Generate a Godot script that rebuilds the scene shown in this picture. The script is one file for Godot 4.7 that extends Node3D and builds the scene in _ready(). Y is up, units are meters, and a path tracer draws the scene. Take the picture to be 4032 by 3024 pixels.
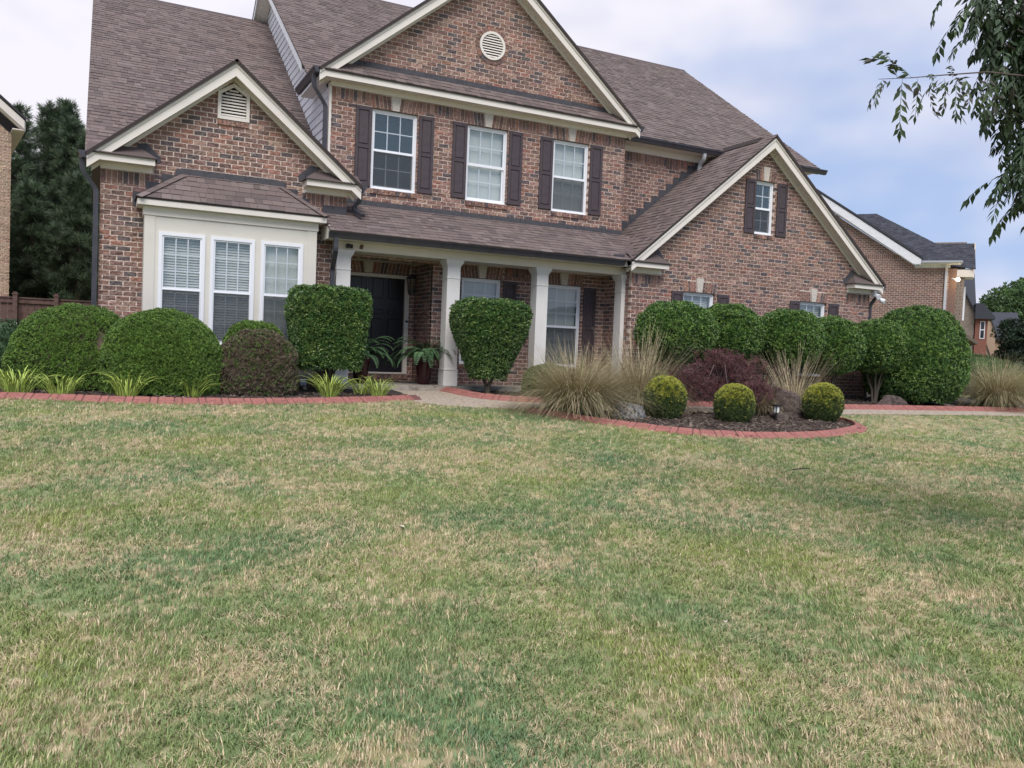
extends Node3D
# A brick family house behind a patchy lawn, under an evening sky of broken cloud.

var rng := RandomNumberGenerator.new()
var M := {}
var taken := {}
var house: Node3D
var cam_at := Vector3(-3.822, 0.749, 15.739)
var all_bricks: Array = []
var all_tabs: Array = []
var glass_box: Mesh

# ---------------------------------------------------------------- mesh builder
class MB:
	var v := PackedVector3Array()
	var n := PackedVector3Array()
	var c := PackedColorArray()
	func tri(a: Vector3, b: Vector3, d: Vector3, col := Color.WHITE) -> void:
		var nr := (b - a).cross(d - a).normalized()
		v.append(a); v.append(d); v.append(b)
		n.append(nr); n.append(nr); n.append(nr)
		c.append(col); c.append(col); c.append(col)
	func tri_n(a: Vector3, b: Vector3, d: Vector3, na: Vector3, nb: Vector3, nd: Vector3, col := Color.WHITE) -> void:
		v.append(a); v.append(d); v.append(b)
		n.append(na); n.append(nd); n.append(nb)
		c.append(col); c.append(col); c.append(col)
	func quad(a: Vector3, b: Vector3, d: Vector3, e: Vector3, col := Color.WHITE) -> void:
		var nr := (d - a).cross(e - b).normalized()
		v.append(a); v.append(d); v.append(b); v.append(a); v.append(e); v.append(d)
		for i in 6:
			n.append(nr); c.append(col)
	func box(at: Vector3, s: Vector3, col := Color.WHITE, b := Basis()) -> void:
		var x := b.x * s.x * 0.5; var y := b.y * s.y * 0.5; var z := b.z * s.z * 0.5
		quad(at - x - y + z, at + x - y + z, at + x + y + z, at - x + y + z, col)
		quad(at + x - y - z, at - x - y - z, at - x + y - z, at + x + y - z, col)
		quad(at + x - y + z, at + x - y - z, at + x + y - z, at + x + y + z, col)
		quad(at - x - y - z, at - x - y + z, at - x + y + z, at - x + y - z, col)
		quad(at - x + y + z, at + x + y + z, at + x + y - z, at - x + y - z, col)
		quad(at - x - y - z, at + x - y - z, at + x - y + z, at - x - y + z, col)
	func span(x0: float, x1: float, y0: float, y1: float, z0: float, z1: float, col := Color.WHITE) -> void:
		box(Vector3(x0 + x1, y0 + y1, z0 + z1) * 0.5, Vector3(absf(x1 - x0), absf(y1 - y0), absf(z1 - z0)), col)
	# box with chamfered edges along its front outline (front = +z of the basis)
	func slab(at: Vector3, s: Vector3, ch: float, col := Color.WHITE, b := Basis()) -> void:
		var h := s * 0.5
		var o := [Vector2(-h.x, -h.y), Vector2(h.x, -h.y), Vector2(h.x, h.y), Vector2(-h.x, h.y)]
		var p := [Vector2(-h.x + ch, -h.y + ch), Vector2(h.x - ch, -h.y + ch), Vector2(h.x - ch, h.y - ch), Vector2(-h.x + ch, h.y - ch)]
		var f := func(q: Vector2, z: float) -> Vector3: return at + b.x * q.x + b.y * q.y + b.z * z
		quad(f.call(p[0], h.z), f.call(p[1], h.z), f.call(p[2], h.z), f.call(p[3], h.z), col)
		for i in 4:
			var j := (i + 1) % 4
			quad(f.call(o[i], h.z - ch), f.call(o[j], h.z - ch), f.call(p[j], h.z), f.call(p[i], h.z), col)
			quad(f.call(o[i], -h.z), f.call(o[j], -h.z), f.call(o[j], h.z - ch), f.call(o[i], h.z - ch), col)
	# polygon in the (ux, uy) plane through o, from depth d0 to d1 along nr (front at d1)
	func prism(poly: PackedVector2Array, o: Vector3, ux: Vector3, uy: Vector3, nr: Vector3, d0: float, d1: float, col := Color.WHITE, back := false) -> void:
		var p := poly.duplicate()
		if p.size() < 3: return
		if Geometry2D.is_polygon_clockwise(p): p.reverse()
		var flip := ux.cross(uy).dot(nr) < 0.0
		var ids := Geometry2D.triangulate_polygon(p)
		for i in range(0, ids.size(), 3):
			var q: Array = [p[ids[i]], p[ids[i + 1]], p[ids[i + 2]]]
			if ((q[1] - q[0]).cross(q[2] - q[0]) < 0.0) != flip: q.reverse()
			var w: Array = []
			for k in q: w.append(o + ux * k.x + uy * k.y + nr * d1)
			tri(w[0], w[1], w[2], col)
			if back: 
				for k in 3: w[k] += nr * (d0 - d1)
				tri(w[0], w[2], w[1], col)
		for i in p.size():
			var a: Vector2 = p[i]; var b: Vector2 = p[(i + 1) % p.size()]
			var A := o + ux * a.x + uy * a.y; var B := o + ux * b.x + uy * b.y
			if flip: quad(B + nr * d0, A + nr * d0, A + nr * d1, B + nr * d1, col)
			else: quad(A + nr * d0, B + nr * d0, B + nr * d1, A + nr * d1, col)
	func tube(pts: Array, rad: Array, sides := 8, col := Color.WHITE, cap := true) -> void:
		var rings: Array = []
		var side := Vector3.ZERO
		for i in pts.size():
			var d: Vector3 = (pts[mini(i + 1, pts.size() - 1)] - pts[maxi(i - 1, 0)]).normalized()
			if side == Vector3.ZERO: side = d.cross(Vector3(0.3, 0.1, 0.95) if absf(d.y) > 0.7 else Vector3.UP).normalized()
			side = (side - d * side.dot(d)).normalized()
			var up := d.cross(side)
			var r: Array = []
			for k in sides:
				var a := TAU * k / sides
				r.append(side * cos(a) + up * sin(a))
			rings.append(r)
		for i in pts.size() - 1:
			for k in sides:
				var k2 := (k + 1) % sides
				var a: Vector3 = pts[i] + rings[i][k] * rad[i]; var b: Vector3 = pts[i] + rings[i][k2] * rad[i]
				var d: Vector3 = pts[i + 1] + rings[i + 1][k2] * rad[i + 1]; var e: Vector3 = pts[i + 1] + rings[i + 1][k] * rad[i + 1]
				tri_n(a, b, d, rings[i][k], rings[i][k2], rings[i + 1][k2], col)
				tri_n(a, d, e, rings[i][k], rings[i + 1][k2], rings[i + 1][k], col)
		if cap:
			for k in range(1, sides - 1):
				var l := pts.size() - 1
				tri(pts[l] + rings[l][0] * rad[l], pts[l] + rings[l][k] * rad[l], pts[l] + rings[l][k + 1] * rad[l], col)
				tri(pts[0] + rings[0][0] * rad[0], pts[0] + rings[0][k + 1] * rad[0], pts[0] + rings[0][k] * rad[0], col)
	# profile of (radius, y) turned round a vertical axis
	func lathe(prof: Array, at: Vector3, sides := 20, col := Color.WHITE) -> void:
		for i in prof.size() - 1:
			var p: Vector2 = prof[i]; var q: Vector2 = prof[i + 1]
			var t := (q - p).normalized()
			for k in sides:
				var a := TAU * k / sides; var b := TAU * (k + 1) / sides
				var ca := Vector3(cos(a), 0, sin(a)); var cb := Vector3(cos(b), 0, sin(b))
				var na := ca * t.y - Vector3.UP * t.x; var nb := cb * t.y - Vector3.UP * t.x
				var A := at + ca * p.x + Vector3.UP * p.y; var B := at + cb * p.x + Vector3.UP * p.y
				var C := at + cb * q.x + Vector3.UP * q.y; var D := at + ca * q.x + Vector3.UP * q.y
				tri_n(B, A, D, nb, na, na, col); tri_n(B, D, C, nb, na, nb, col)
	# rectangular-section pipe through points, section given by half width along wv and half depth along the other side
	func duct(pts: Array, wv: Vector3, hw: float, hd: float, col := Color.WHITE) -> void:
		var rings: Array = []
		for i in pts.size():
			var d: Vector3 = (pts[mini(i + 1, pts.size() - 1)] - pts[maxi(i - 1, 0)]).normalized()
			var o := d.cross(wv).normalized()
			rings.append([pts[i] - wv * hw - o * hd, pts[i] + wv * hw - o * hd, pts[i] + wv * hw + o * hd, pts[i] - wv * hw + o * hd])
		for i in pts.size() - 1:
			for k in 4:
				var k2 := (k + 1) % 4
				quad(rings[i][k], rings[i][k2], rings[i + 1][k2], rings[i + 1][k], col)
		var l: Array = rings[rings.size() - 1]
		quad(l[0], l[1], l[2], l[3], col)
		quad(rings[0][3], rings[0][2], rings[0][1], rings[0][0], col)
	func mesh(m: Material = null) -> ArrayMesh:
		var a := []
		a.resize(Mesh.ARRAY_MAX)
		a[Mesh.ARRAY_VERTEX] = v; a[Mesh.ARRAY_NORMAL] = n; a[Mesh.ARRAY_COLOR] = c
		var am := ArrayMesh.new()
		if v.size() == 0: return am
		am.add_surface_from_arrays(Mesh.PRIMITIVE_TRIANGLES, a)
		if m: am.surface_set_material(0, m)
		return am

# ---------------------------------------------------------------- scene helpers
func numbered(called: String) -> String:
	var k: int = taken.get(called, 0)
	taken[called] = k + 1
	return called if k == 0 else "%s_%03d" % [called, k]
func tag(o: Node, label: String, category: String, group := "") -> Node:
	o.set_meta("label", label); o.set_meta("category", category)
	if group: o.set_meta("group", group)
	return o
func thing(called: String, label: String, category: String, at := Vector3.ZERO, turn := 0.0, group := "") -> Node3D:
	var o := Node3D.new()
	o.name = numbered(called); add_child(o)
	o.position = at; o.rotation.y = turn
	tag(o, label, category, group)
	return o
func part(called: String, mb: MB, m: Material, parent: Node3D, label := "") -> MeshInstance3D:
	return inst(called, mb.mesh(m), parent, Transform3D(), label)
func inst(called: String, mesh: Mesh, parent: Node3D, tr := Transform3D(), label := "") -> MeshInstance3D:
	var o := MeshInstance3D.new()
	o.name = called if parent != self else numbered(called)
	o.mesh = mesh; o.transform = tr
	parent.add_child(o, true)
	if label: o.set_meta("label", label)
	return o
func pivot(called: String, parent: Node3D, at := Vector3.ZERO, label := "") -> Node3D:
	var o := Node3D.new()
	o.name = called; parent.add_child(o, true); o.position = at
	if label: o.set_meta("label", label)
	return o
func struct(called: String, mb: MB, m: Material) -> MeshInstance3D:
	var o := part(called, mb, m, self)
	o.set_meta("kind", "structure")
	return o
func many(called: String, mesh: Mesh, tr: Array, cols: Array, parent: Node3D) -> MultiMeshInstance3D:
	var mm := MultiMesh.new()
	mm.transform_format = MultiMesh.TRANSFORM_3D
	mm.use_colors = true
	mm.mesh = mesh
	mm.instance_count = tr.size()
	for i in tr.size():
		mm.set_instance_transform(i, tr[i]); mm.set_instance_color(i, cols[i])
	var o := MultiMeshInstance3D.new()
	o.name = called if parent != self else numbered(called)
	o.multimesh = mm
	o.set_meta("kind", "stuff")
	parent.add_child(o, true)
	return o

# ---------------------------------------------------------------- materials
func lin(r: float, g: float, b: float) -> Color:
	return Color(r, g, b).linear_to_srgb()
func fbm(s: int, freq: float, oct := 4) -> FastNoiseLite:
	var f := FastNoiseLite.new()
	f.seed = s; f.frequency = freq; f.noise_type = FastNoiseLite.TYPE_SIMPLEX_SMOOTH
	f.fractal_type = FastNoiseLite.FRACTAL_FBM; f.fractal_octaves = oct
	return f
# a grey-to-grey grain picture that repeats without a seam, for multiplying base colours
func grain(s: int, freq: float, lo: float, hi: float, size := 256, oct := 4, tint := Vector3.ONE) -> ImageTexture:
	var im := fbm(s, freq, oct).get_seamless_image(size, size)
	im.convert(Image.FORMAT_RGB8)
	for y in size:
		for x in size:
			var g: float = lerpf(lo, hi, im.get_pixel(x, y).r)
			im.set_pixel(x, y, Color(g * tint.x, g * tint.y, g * tint.z))
	im.generate_mipmaps()
	return ImageTexture.create_from_image(im)
func relief(s: int, freq: float, strength: float, size := 256, oct := 4) -> ImageTexture:
	var im := fbm(s, freq, oct).get_seamless_image(size, size)
	im.convert(Image.FORMAT_L8)
	im.bump_map_to_normal_map(strength)
	return ImageTexture.create_from_image(im)
func mat(col: Color, rough := 0.85, tex: Texture2D = null, scale := 1.0, nrm: Texture2D = null, nscale := 1.0) -> StandardMaterial3D:
	var m := StandardMaterial3D.new()
	m.albedo_color = col; m.roughness = rough
	m.vertex_color_use_as_albedo = true
	m.cull_mode = BaseMaterial3D.CULL_DISABLED
	if tex: m.albedo_texture = tex
	if nrm:
		m.normal_enabled = true; m.normal_texture = nrm; m.normal_scale = nscale
	if tex or nrm:
		m.uv1_triplanar = true; m.uv1_world_triplanar = true
		m.uv1_scale = Vector3.ONE * scale
	return m
func leafy(rough: float, back: float) -> StandardMaterial3D:
	var m := mat(Color.WHITE, rough)
	if back > 0.0:
		m.backlight_enabled = true; m.backlight = Color(back, back, back)
	return m

func gy(z: float) -> float:
	return -0.08 - 0.04608 * (clampf(z, 1.2, 24.0) - 1.2)
func on_ground(x: float, z: float, up := 0.0) -> Vector3:
	return Vector3(x, gy(z) + up, z)
func V2(a: Array) -> PackedVector2Array:
	var p := PackedVector2Array()
	for i in range(0, a.size(), 2): p.append(Vector2(a[i], a[i + 1]))
	return p
func rect(x0: float, x1: float, y0: float, y1: float) -> PackedVector2Array:
	return PackedVector2Array([Vector2(x0, y0), Vector2(x1, y0), Vector2(x1, y1), Vector2(x0, y1)])

# ---------------------------------------------------------------- brickwork
const COURSE := 0.0813
const BRICK := 0.2055
const JOINT := 0.0150
func brick_colour() -> Color:
	var k := rng.randf()
	var c := Color(0.258, 0.150, 0.120)
	if k < 0.12: c = Color(0.120, 0.094, 0.095)
	elif k < 0.42: c = Color(0.195, 0.122, 0.104)
	elif k < 0.56: c = Color(0.330, 0.210, 0.168)
	elif k < 0.64: c = Color(0.290, 0.148, 0.110)
	if brick_set == 1: c = Color(0.44, 0.315, 0.215).lerp(c, 0.22)
	elif brick_set == 2: c = c.lerp(Color(0.165, 0.100, 0.082), 0.6)
	var t := rng.randf_range(0.84, 1.16)
	t *= 1.5
	return Color(c.r * t, c.g * t * rng.randf_range(0.95, 1.05), c.b * t)
# pieces of POLY that HOLES leave over
func minus(poly: PackedVector2Array, holes: Array) -> Array:
	var left: Array = [poly]
	for h in holes:
		var nxt: Array = []
		for p in left:
			for q in Geometry2D.clip_polygons(p, h):
				if not Geometry2D.is_polygon_clockwise(q): nxt.append(q)
		left = nxt
	return left
func bounds(p: PackedVector2Array) -> Rect2:
	var r := Rect2(p[0], Vector2.ZERO)
	for q in p: r = r.expand(q)
	return r
# a wall of mortar with thickness and openings; bricks are laid into all_bricks
func brick_wall(parent: Node3D, poly: PackedVector2Array, holes: Array, specials: Array, o: Vector3, ux: Vector3, nr: Vector3, thick := 0.10, soldier_top := -99.0, phase := 0.0, share := true) -> MeshInstance3D:
	var b := bounds(poly)
	# mortar, cut in upright strips at the openings so that no piece has a hole
	var cuts: Array = [b.position.x, b.end.x]
	for h in holes:
		var hb := bounds(h)
		cuts.append(hb.position.x - 0.004); cuts.append(hb.end.x + 0.004)
	cuts.sort()
	cuts[0] += 0.005; cuts[-1] -= 0.005
	var mb := MB.new()
	for i in cuts.size() - 1:
		if cuts[i + 1] - cuts[i] < 0.002: continue
		for piece in Geometry2D.intersect_polygons(poly, rect(cuts[i], cuts[i + 1], b.position.y - 1, b.end.y + 1)):
			var hs: Array = []
			for h in holes:
				var hb := bounds(h)
				if hb.position.x - 0.003 < cuts[i + 1] and hb.end.x + 0.003 > cuts[i]:
					hs.append(rect(cuts[i] - 0.1, cuts[i + 1] + 0.1, hb.position.y - 0.004, hb.end.y + 0.004))
			for q in minus(piece, hs): mb.prism(q, o, ux, Vector3.UP, nr, -thick, -0.005)
	var wall := part("wall", mb, M.mortar, parent)
	var blocked: Array = holes.duplicate()
	for s in specials: blocked.append(s)
	var row := 0
	var y := floorf(b.position.y / COURSE) * COURSE
	while y < b.end.y:
		var h := COURSE
		var w := BRICK
		var soldier := soldier_top > -90.0 and y + COURSE * 0.5 > soldier_top - 0.205 and y < soldier_top
		if soldier:
			y = soldier_top - 0.205; h = 0.205; w = COURSE
		var x := floorf(b.position.x / w) * w - w + (0.0 if soldier else (phase + (0.5 * w if row % 2 == 1 else 0.0)))
		while x < b.end.x:
			lay(rect(x + JOINT * 0.5, x + w - JOINT * 0.5, y + JOINT * 0.5, y + h - JOINT * 0.5), poly, blocked, o, ux, nr, wall if share else null, thick)
			x += w
		y += h; row += 1
	return wall
func lay(r: PackedVector2Array, poly: PackedVector2Array, blocked: Array, o: Vector3, ux: Vector3, nr: Vector3, wall: Node3D, thick: float) -> void:
	var rb := bounds(r)
	var whole := true
	for p in r:
		if not Geometry2D.is_point_in_polygon(p, poly): whole = false
	var hit: Array = []
	for h in blocked:
		if bounds(h).intersects(rb): hit.append(h)
	var out: Array = []
	if whole and hit.is_empty(): out = [r]
	else:
		for q in Geometry2D.intersect_polygons(r, poly): out.append_array(minus(q, hit))
	for q in out:
		var bb := bounds(q)
		if bb.size.x < 0.018 or bb.size.y < 0.015: continue
		all_bricks.append({"p": q, "o": o, "ux": ux, "n": nr, "c": brick_colour(), "wall": wall, "t": thick,
			"full": whole and hit.is_empty(), "at": o + ux * rb.get_center().x + Vector3.UP * rb.get_center().y, "out": rng.randf_range(-0.0018, 0.0022)})
# single pieces with a given outline (jack arches, rowlocks, ring stones)
func lay_piece(q: PackedVector2Array, o: Vector3, ux: Vector3, nr: Vector3, wall: Node3D, thick: float, proud := 0.0) -> void:
	var rb := bounds(q)
	all_bricks.append({"p": q, "o": o + nr * proud, "ux": ux, "n": nr, "c": brick_colour(), "wall": wall, "t": thick, "full": false, "at": o, "out": 0.0})
# splayed jack arch with keystone over an opening x0..x1, from y0 up to y1; returns the outline it takes up
func arch_outline(x0: float, x1: float, y0: float, y1: float, splay := 0.05) -> PackedVector2Array:
	return PackedVector2Array([Vector2(x0 - 0.01, y0), Vector2(x1 + 0.01, y0), Vector2(x1 + splay, y1), Vector2(x0 - splay, y1)])
func jack_arch(parent: Node3D, wall: Node3D, x0: float, x1: float, y0: float, y1: float, key_top: float, o: Vector3, ux: Vector3, nr: Vector3, splay := 0.05) -> void:
	var xc := (x0 + x1) * 0.5
	var kb := 0.065; var kt := 0.10
	var mb := MB.new()
	mb.prism(PackedVector2Array([Vector2(xc - kb, y0 - 0.004), Vector2(xc + kb, y0 - 0.004), Vector2(xc + kt, key_top), Vector2(xc - kt, key_top)]), o, ux, Vector3.UP, nr, -0.08, 0.022)
	part("keystone", mb, M.keystone, parent)
	for side in [-1.0, 1.0]:
		var b0 = xc + side * (kb + 0.012); var t0 = xc + side * (kt * (y1 - y0) / (key_top - y0) + kb * (1.0 - (y1 - y0) / (key_top - y0)) + 0.012)
		var b1 := (x1 + 0.006) if side > 0 else (x0 - 0.006); var t1 := (x1 + splay) if side > 0 else (x0 - splay)
		var nb := int(round(absf(b1 - b0) / 0.078))
		for i in nb:
			var f0 := (i + 0.07) / nb; var f1 := (i + 0.93) / nb
			lay_piece(PackedVector2Array([Vector2(lerpf(b0, b1, f0), y0), Vector2(lerpf(b0, b1, f1), y0), Vector2(lerpf(t0, t1, f1), y1 - 0.006), Vector2(lerpf(t0, t1, f0), y1 - 0.006)]), o, ux, nr, wall, 0.09)
	# steel lintel under the arch
	var lb := MB.new()
	lb.prism(rect(x0 - 0.05, x1 + 0.05, y0 - 0.011, y0 - 0.002), o, ux, Vector3.UP, nr, -0.09, 0.004)
	part("lintel", lb, M.rust, parent)
func rowlock_sill(wall: Node3D, x0: float, x1: float, ytop: float, o: Vector3, ux: Vector3, nr: Vector3) -> void:
	var nb := int(round((x1 - x0) / 0.074))
	for i in nb:
		var a := lerpf(x0, x1, float(i) / nb) + 0.004; var b := lerpf(x0, x1, float(i + 1) / nb) - 0.004
		lay_piece(rect(a, b, ytop - 0.088, ytop), o, ux, nr, wall, 0.09, 0.024)
func finish_bricks(parent: Node3D, how_many: int) -> void:
	var order: Array = []
	for i in all_bricks.size():
		var b: Dictionary = all_bricks[i]
		if b.full and b.wall and b.n.z > 0.9 and b.at.y > 1.25: order.append([b.at.distance_to(cam_at), i])
	order.sort_custom(func(p, q): return p[0] < q[0])
	var single := {}
	var variants: Array = []
	for k in 24:
		var mb := MB.new()
		mb.slab(Vector3(0, 0, -0.05), Vector3(1, 1, 0.1), 0.012, brick_colour())
		variants.append(mb.mesh(M.brick))
	for k in mini(how_many, order.size()):
		var b: Dictionary = all_bricks[order[k][1]]
		single[order[k][1]] = true
		var bb := bounds(b.p)
		var tr := Transform3D(Basis(b.ux * bb.size.x, Vector3.UP * bb.size.y, b.n), b.o + b.ux * bb.get_center().x + Vector3.UP * bb.get_center().y + b.n * b.out)
		inst("brick", variants[rng.randi() % 24], b.wall, tr)
	var rest := MB.new()
	for i in all_bricks.size():
		if single.has(i): continue
		var b: Dictionary = all_bricks[i]
		rest.prism(b.p, b.o, b.ux, Vector3.UP, b.n, -b.t + 0.012, b.out, b.c)
	var r := part("brickwork", rest, M.brick, parent)
	r.set_meta("kind", "stuff")
	all_bricks.clear()

# ---------------------------------------------------------------- shingled slopes
const EXPOSE := 0.142
func tab_colour(warm := 1.0) -> Color:
	var k := rng.randf()
	var c := Color(0.178, 0.138, 0.128)
	if k < 0.22: c = Color(0.145, 0.113, 0.108)
	elif k < 0.45: c = Color(0.198, 0.155, 0.143)
	elif k < 0.56: c = Color(0.212, 0.170, 0.158)
	var t := rng.randf_range(0.90, 1.10)
	return Color(c.r * t, c.g * t, c.b * t)
func grey_tab() -> Color:
	var t := rng.randf_range(0.75, 1.35)
	return Color(0.052 * t, 0.056 * t, 0.072 * t)
# poly is in (u along the eave, v up the slope); o is the point u = v = 0
func shingles(parent: Node3D, called: String, poly: PackedVector2Array, o: Vector3, ud: Vector3, vd: Vector3, singles: bool, grey := false, thick := 0.025) -> MeshInstance3D:
	var nr := ud.cross(vd).normalized()
	if nr.y < 0: nr = -nr
	var deck := MB.new()
	deck.prism(poly, o, ud, vd, nr, -thick, -0.004, Color.WHITE, true)
	var roof := part(called, deck, M.deck, parent)
	var b := bounds(poly)
	var v := b.position.y
	while v < b.end.y:
		var u := b.position.x - rng.randf() * 0.25
		while u < b.end.x:
			var w: float = [0.10, 0.13, 0.16, 0.20, 0.25][rng.randi() % 5]
			var r := rect(u, u + w - 0.004, v, v + EXPOSE + 0.012)
			var whole := true
			for p in r:
				if not Geometry2D.is_point_in_polygon(p, poly): whole = false
			var out: Array = [r] if whole else Geometry2D.intersect_polygons(r, poly)
			for q in out:
				var bb := bounds(q)
				if bb.size.x < 0.01 or bb.size.y < 0.01: continue
				all_tabs.append({"p": q, "o": o, "u": ud, "v": vd, "n": nr, "v0": v, "h": 0.006 + (0.007 if rng.randf() < 0.45 else 0.0) + rng.randf() * 0.003, "c": grey_tab() if grey else tab_colour(), "roof": roof if singles and whole else null,
					"at": o + ud * (u + w * 0.5) + vd * v})
			u += w
		v += EXPOSE
	return roof
func tab_mesh(mb: MB, q: PackedVector2Array, o: Vector3, ud: Vector3, vd: Vector3, nr: Vector3, v0: float, h: float, col: Color) -> void:
	var p := q.duplicate()
	if Geometry2D.is_polygon_clockwise(p): p.reverse()
	var flip := ud.cross(vd).dot(nr) < 0.0
	var f := func(k: Vector2) -> Vector3: return o + ud * k.x + vd * k.y + nr * (h * (1.0 - 0.93 * clampf((k.y - v0) / (EXPOSE + 0.012), 0, 1)))
	var g := func(k: Vector2) -> Vector3: return o + ud * k.x + vd * k.y - nr * 0.003
	var ids := Geometry2D.triangulate_polygon(p)
	for i in range(0, ids.size(), 3):
		var a: Vector2 = p[ids[i]]; var b: Vector2 = p[ids[i + 1]]; var d: Vector2 = p[ids[i + 2]]
		if ((b - a).cross(d - a) < 0.0) != flip: mb.tri(f.call(a), f.call(d), f.call(b), col)
		else: mb.tri(f.call(a), f.call(b), f.call(d), col)
	for i in p.size():
		var a: Vector2 = p[i]; var b: Vector2 = p[(i + 1) % p.size()]
		if a.y > v0 + EXPOSE and b.y > v0 + EXPOSE: continue
		if flip: mb.quad(g.call(b), g.call(a), f.call(a), f.call(b), col)
		else: mb.quad(g.call(a), g.call(b), f.call(b), f.call(a), col)
func finish_tabs(parent: Node3D, how_many: int) -> void:
	var order: Array = []
	for i in all_tabs.size():
		if all_tabs[i].roof: order.append([all_tabs[i].at.distance_to(cam_at), i])
	order.sort_custom(func(p, q): return p[0] < q[0])
	var single := {}
	for k in mini(how_many, order.size()): single[order[k][1]] = true
	var rest := MB.new()
	for i in all_tabs.size():
		var t: Dictionary = all_tabs[i]
		if single.has(i):
			var mb := MB.new()
			tab_mesh(mb, t.p, t.o, t.u, t.v, t.n, t.v0, t.h, t.c)
			part("shingle", mb, M.shingle, t.roof)
		else: tab_mesh(rest, t.p, t.o, t.u, t.v, t.n, t.v0, t.h, t.c)
	if rest.v.size():
		var r := part("shingles", rest, M.shingle, parent)
		r.set_meta("kind", "stuff")
	all_tabs.clear()

# ---------------------------------------------------------------- windows, shutters, trim
func ring(mb: MB, x0: float, x1: float, y0: float, y1: float, w: float, z0: float, z1: float, wb := -1.0, wt := -1.0) -> void:
	if wb < 0: wb = w
	if wt < 0: wt = w
	mb.span(x0, x0 + w, y0, y1, z0, z1); mb.span(x1 - w, x1, y0, y1, z0, z1)
	mb.span(x0 + w, x1 - w, y1 - wt, y1, z0, z1 - 0.001); mb.span(x0 + w, x1 - w, y0, y0 + wb, z0, z1 - 0.001)
# double-hung window facing +z; zf is the face of the frame
func window(parent: Node3D, x0: float, x1: float, y0: float, y1: float, zf: float, cols: int, rows: int, ymid: float, cover: String, screen: bool, label := "", fw := 0.045) -> Node3D:
	var w := pivot("window", parent, Vector3.ZERO, label)
	var f := MB.new()
	ring(f, x0, x1, y0, y1, fw, zf - 0.09, zf, 0.035, fw)
	f.span(x0 - 0.012, x1 + 0.012, y0 - 0.012, y0 + 0.014, zf - 0.08, zf + 0.02)
	part("frame", f, M.vinyl, w)
	var a0 := x0 + fw; var a1 := x1 - fw; var b0 := y0 + 0.035; var b1 := y1 - fw
	for up in [true, false]:
		var s0: float = ymid - 0.028 if up else b0
		var s1: float = b1 if up else ymid + 0.024
		var zs: float = zf - 0.018 if up else zf - 0.045
		var s := MB.new()
		ring(s, a0, a1, s0, s1, 0.026, zs - 0.03, zs, 0.055 if up else 0.04, 0.026)
		part("sash", s, M.vinyl, w)
		var g0 := a0 + 0.026; var g1 := a1 - 0.026; var h0: float = s0 + (0.055 if up else 0.04); var h1 := s1 - 0.026
		for i in range(1, cols):
			var xm := lerpf(g0, g1, float(i) / cols)
			var m := MB.new(); m.span(xm - 0.009, xm + 0.009, h0, h1, zs - 0.026, zs - 0.012)
			part("muntin", m, M.vinyl, w)
		for i in range(1, rows):
			var ym := lerpf(h0, h1, float(i) / rows)
			var m := MB.new(); m.span(g0, g1, ym - 0.009, ym + 0.009, zs - 0.0255, zs - 0.0125)
			part("muntin", m, M.vinyl, w)
		for i in cols:
			for j in rows:
				var cx := lerpf(g0, g1, (i + 0.5) / cols); var cy := lerpf(h0, h1, (j + 0.5) / rows)
				inst("pane", glass_box, w, Transform3D(Basis.from_scale(Vector3((g1 - g0) / cols - 0.001, (h1 - h0) / rows - 0.001, 0.004)), Vector3(cx, cy, zs - 0.009)))
		if screen and not up:
			var q := MB.new()
			q.span(a0 + 0.012, a1 - 0.012, s0 + 0.012, s1 - 0.034, zf - 0.0165, zf - 0.0155)
			part("insect_screen", q, M.screen, w)
			var e := MB.new(); ring(e, a0 + 0.002, a1 - 0.002, s0 + 0.002, s1 - 0.03, 0.014, zf - 0.022, zf - 0.010)
			part("screen_frame", e, M.vinyl, w)
	# what hangs behind the glass
	var zb := zf - 0.135
	var c := MB.new()
	if cover == "slats":
		var y := b0
		while y < b1:
			c.box(Vector3((a0 + a1) * 0.5, y, zb), Vector3(a1 - a0, 0.040, 0.003), Color.WHITE, Basis(Vector3.RIGHT, rng.randf_range(-0.55, -0.40)))
			y += 0.044
		part("blind", c, M.blind, w)
	elif cover == "shade":
		c.span(a0, a1, b0, b1, zb - 0.003, zb)
		c.span(a0, a1, ymid + 0.30, ymid + 0.315, zb + 0.001, zb + 0.006)
		part("shade", c, M.blind, w)
	elif cover == "curtain":
		var nx := 36
		for i in nx:
			var u0 := lerpf(a0, a1, float(i) / nx); var u1 := lerpf(a0, a1, float(i + 1) / nx)
			var d0 := 0.016 * sin(u0 * 55.0) + 0.008 * sin(u0 * 23.0); var d1 := 0.016 * sin(u1 * 55.0) + 0.008 * sin(u1 * 23.0)
			c.quad(Vector3(u0, b0, zb + d0), Vector3(u1, b0, zb + d1), Vector3(u1, b1, zb + d1), Vector3(u0, b1, zb + d0))
		part("curtain", c, M.curtain, w)
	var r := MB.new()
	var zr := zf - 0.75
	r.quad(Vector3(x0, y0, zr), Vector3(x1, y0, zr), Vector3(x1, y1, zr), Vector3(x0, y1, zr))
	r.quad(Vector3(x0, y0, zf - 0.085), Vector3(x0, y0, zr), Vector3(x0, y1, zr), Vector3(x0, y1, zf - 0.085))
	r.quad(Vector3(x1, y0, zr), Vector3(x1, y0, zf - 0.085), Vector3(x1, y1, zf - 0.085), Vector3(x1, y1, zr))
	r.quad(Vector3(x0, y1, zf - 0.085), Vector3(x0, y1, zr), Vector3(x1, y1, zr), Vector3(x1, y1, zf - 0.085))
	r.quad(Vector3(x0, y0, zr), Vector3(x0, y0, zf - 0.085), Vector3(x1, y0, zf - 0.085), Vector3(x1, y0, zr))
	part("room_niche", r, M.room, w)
	return w
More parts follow.
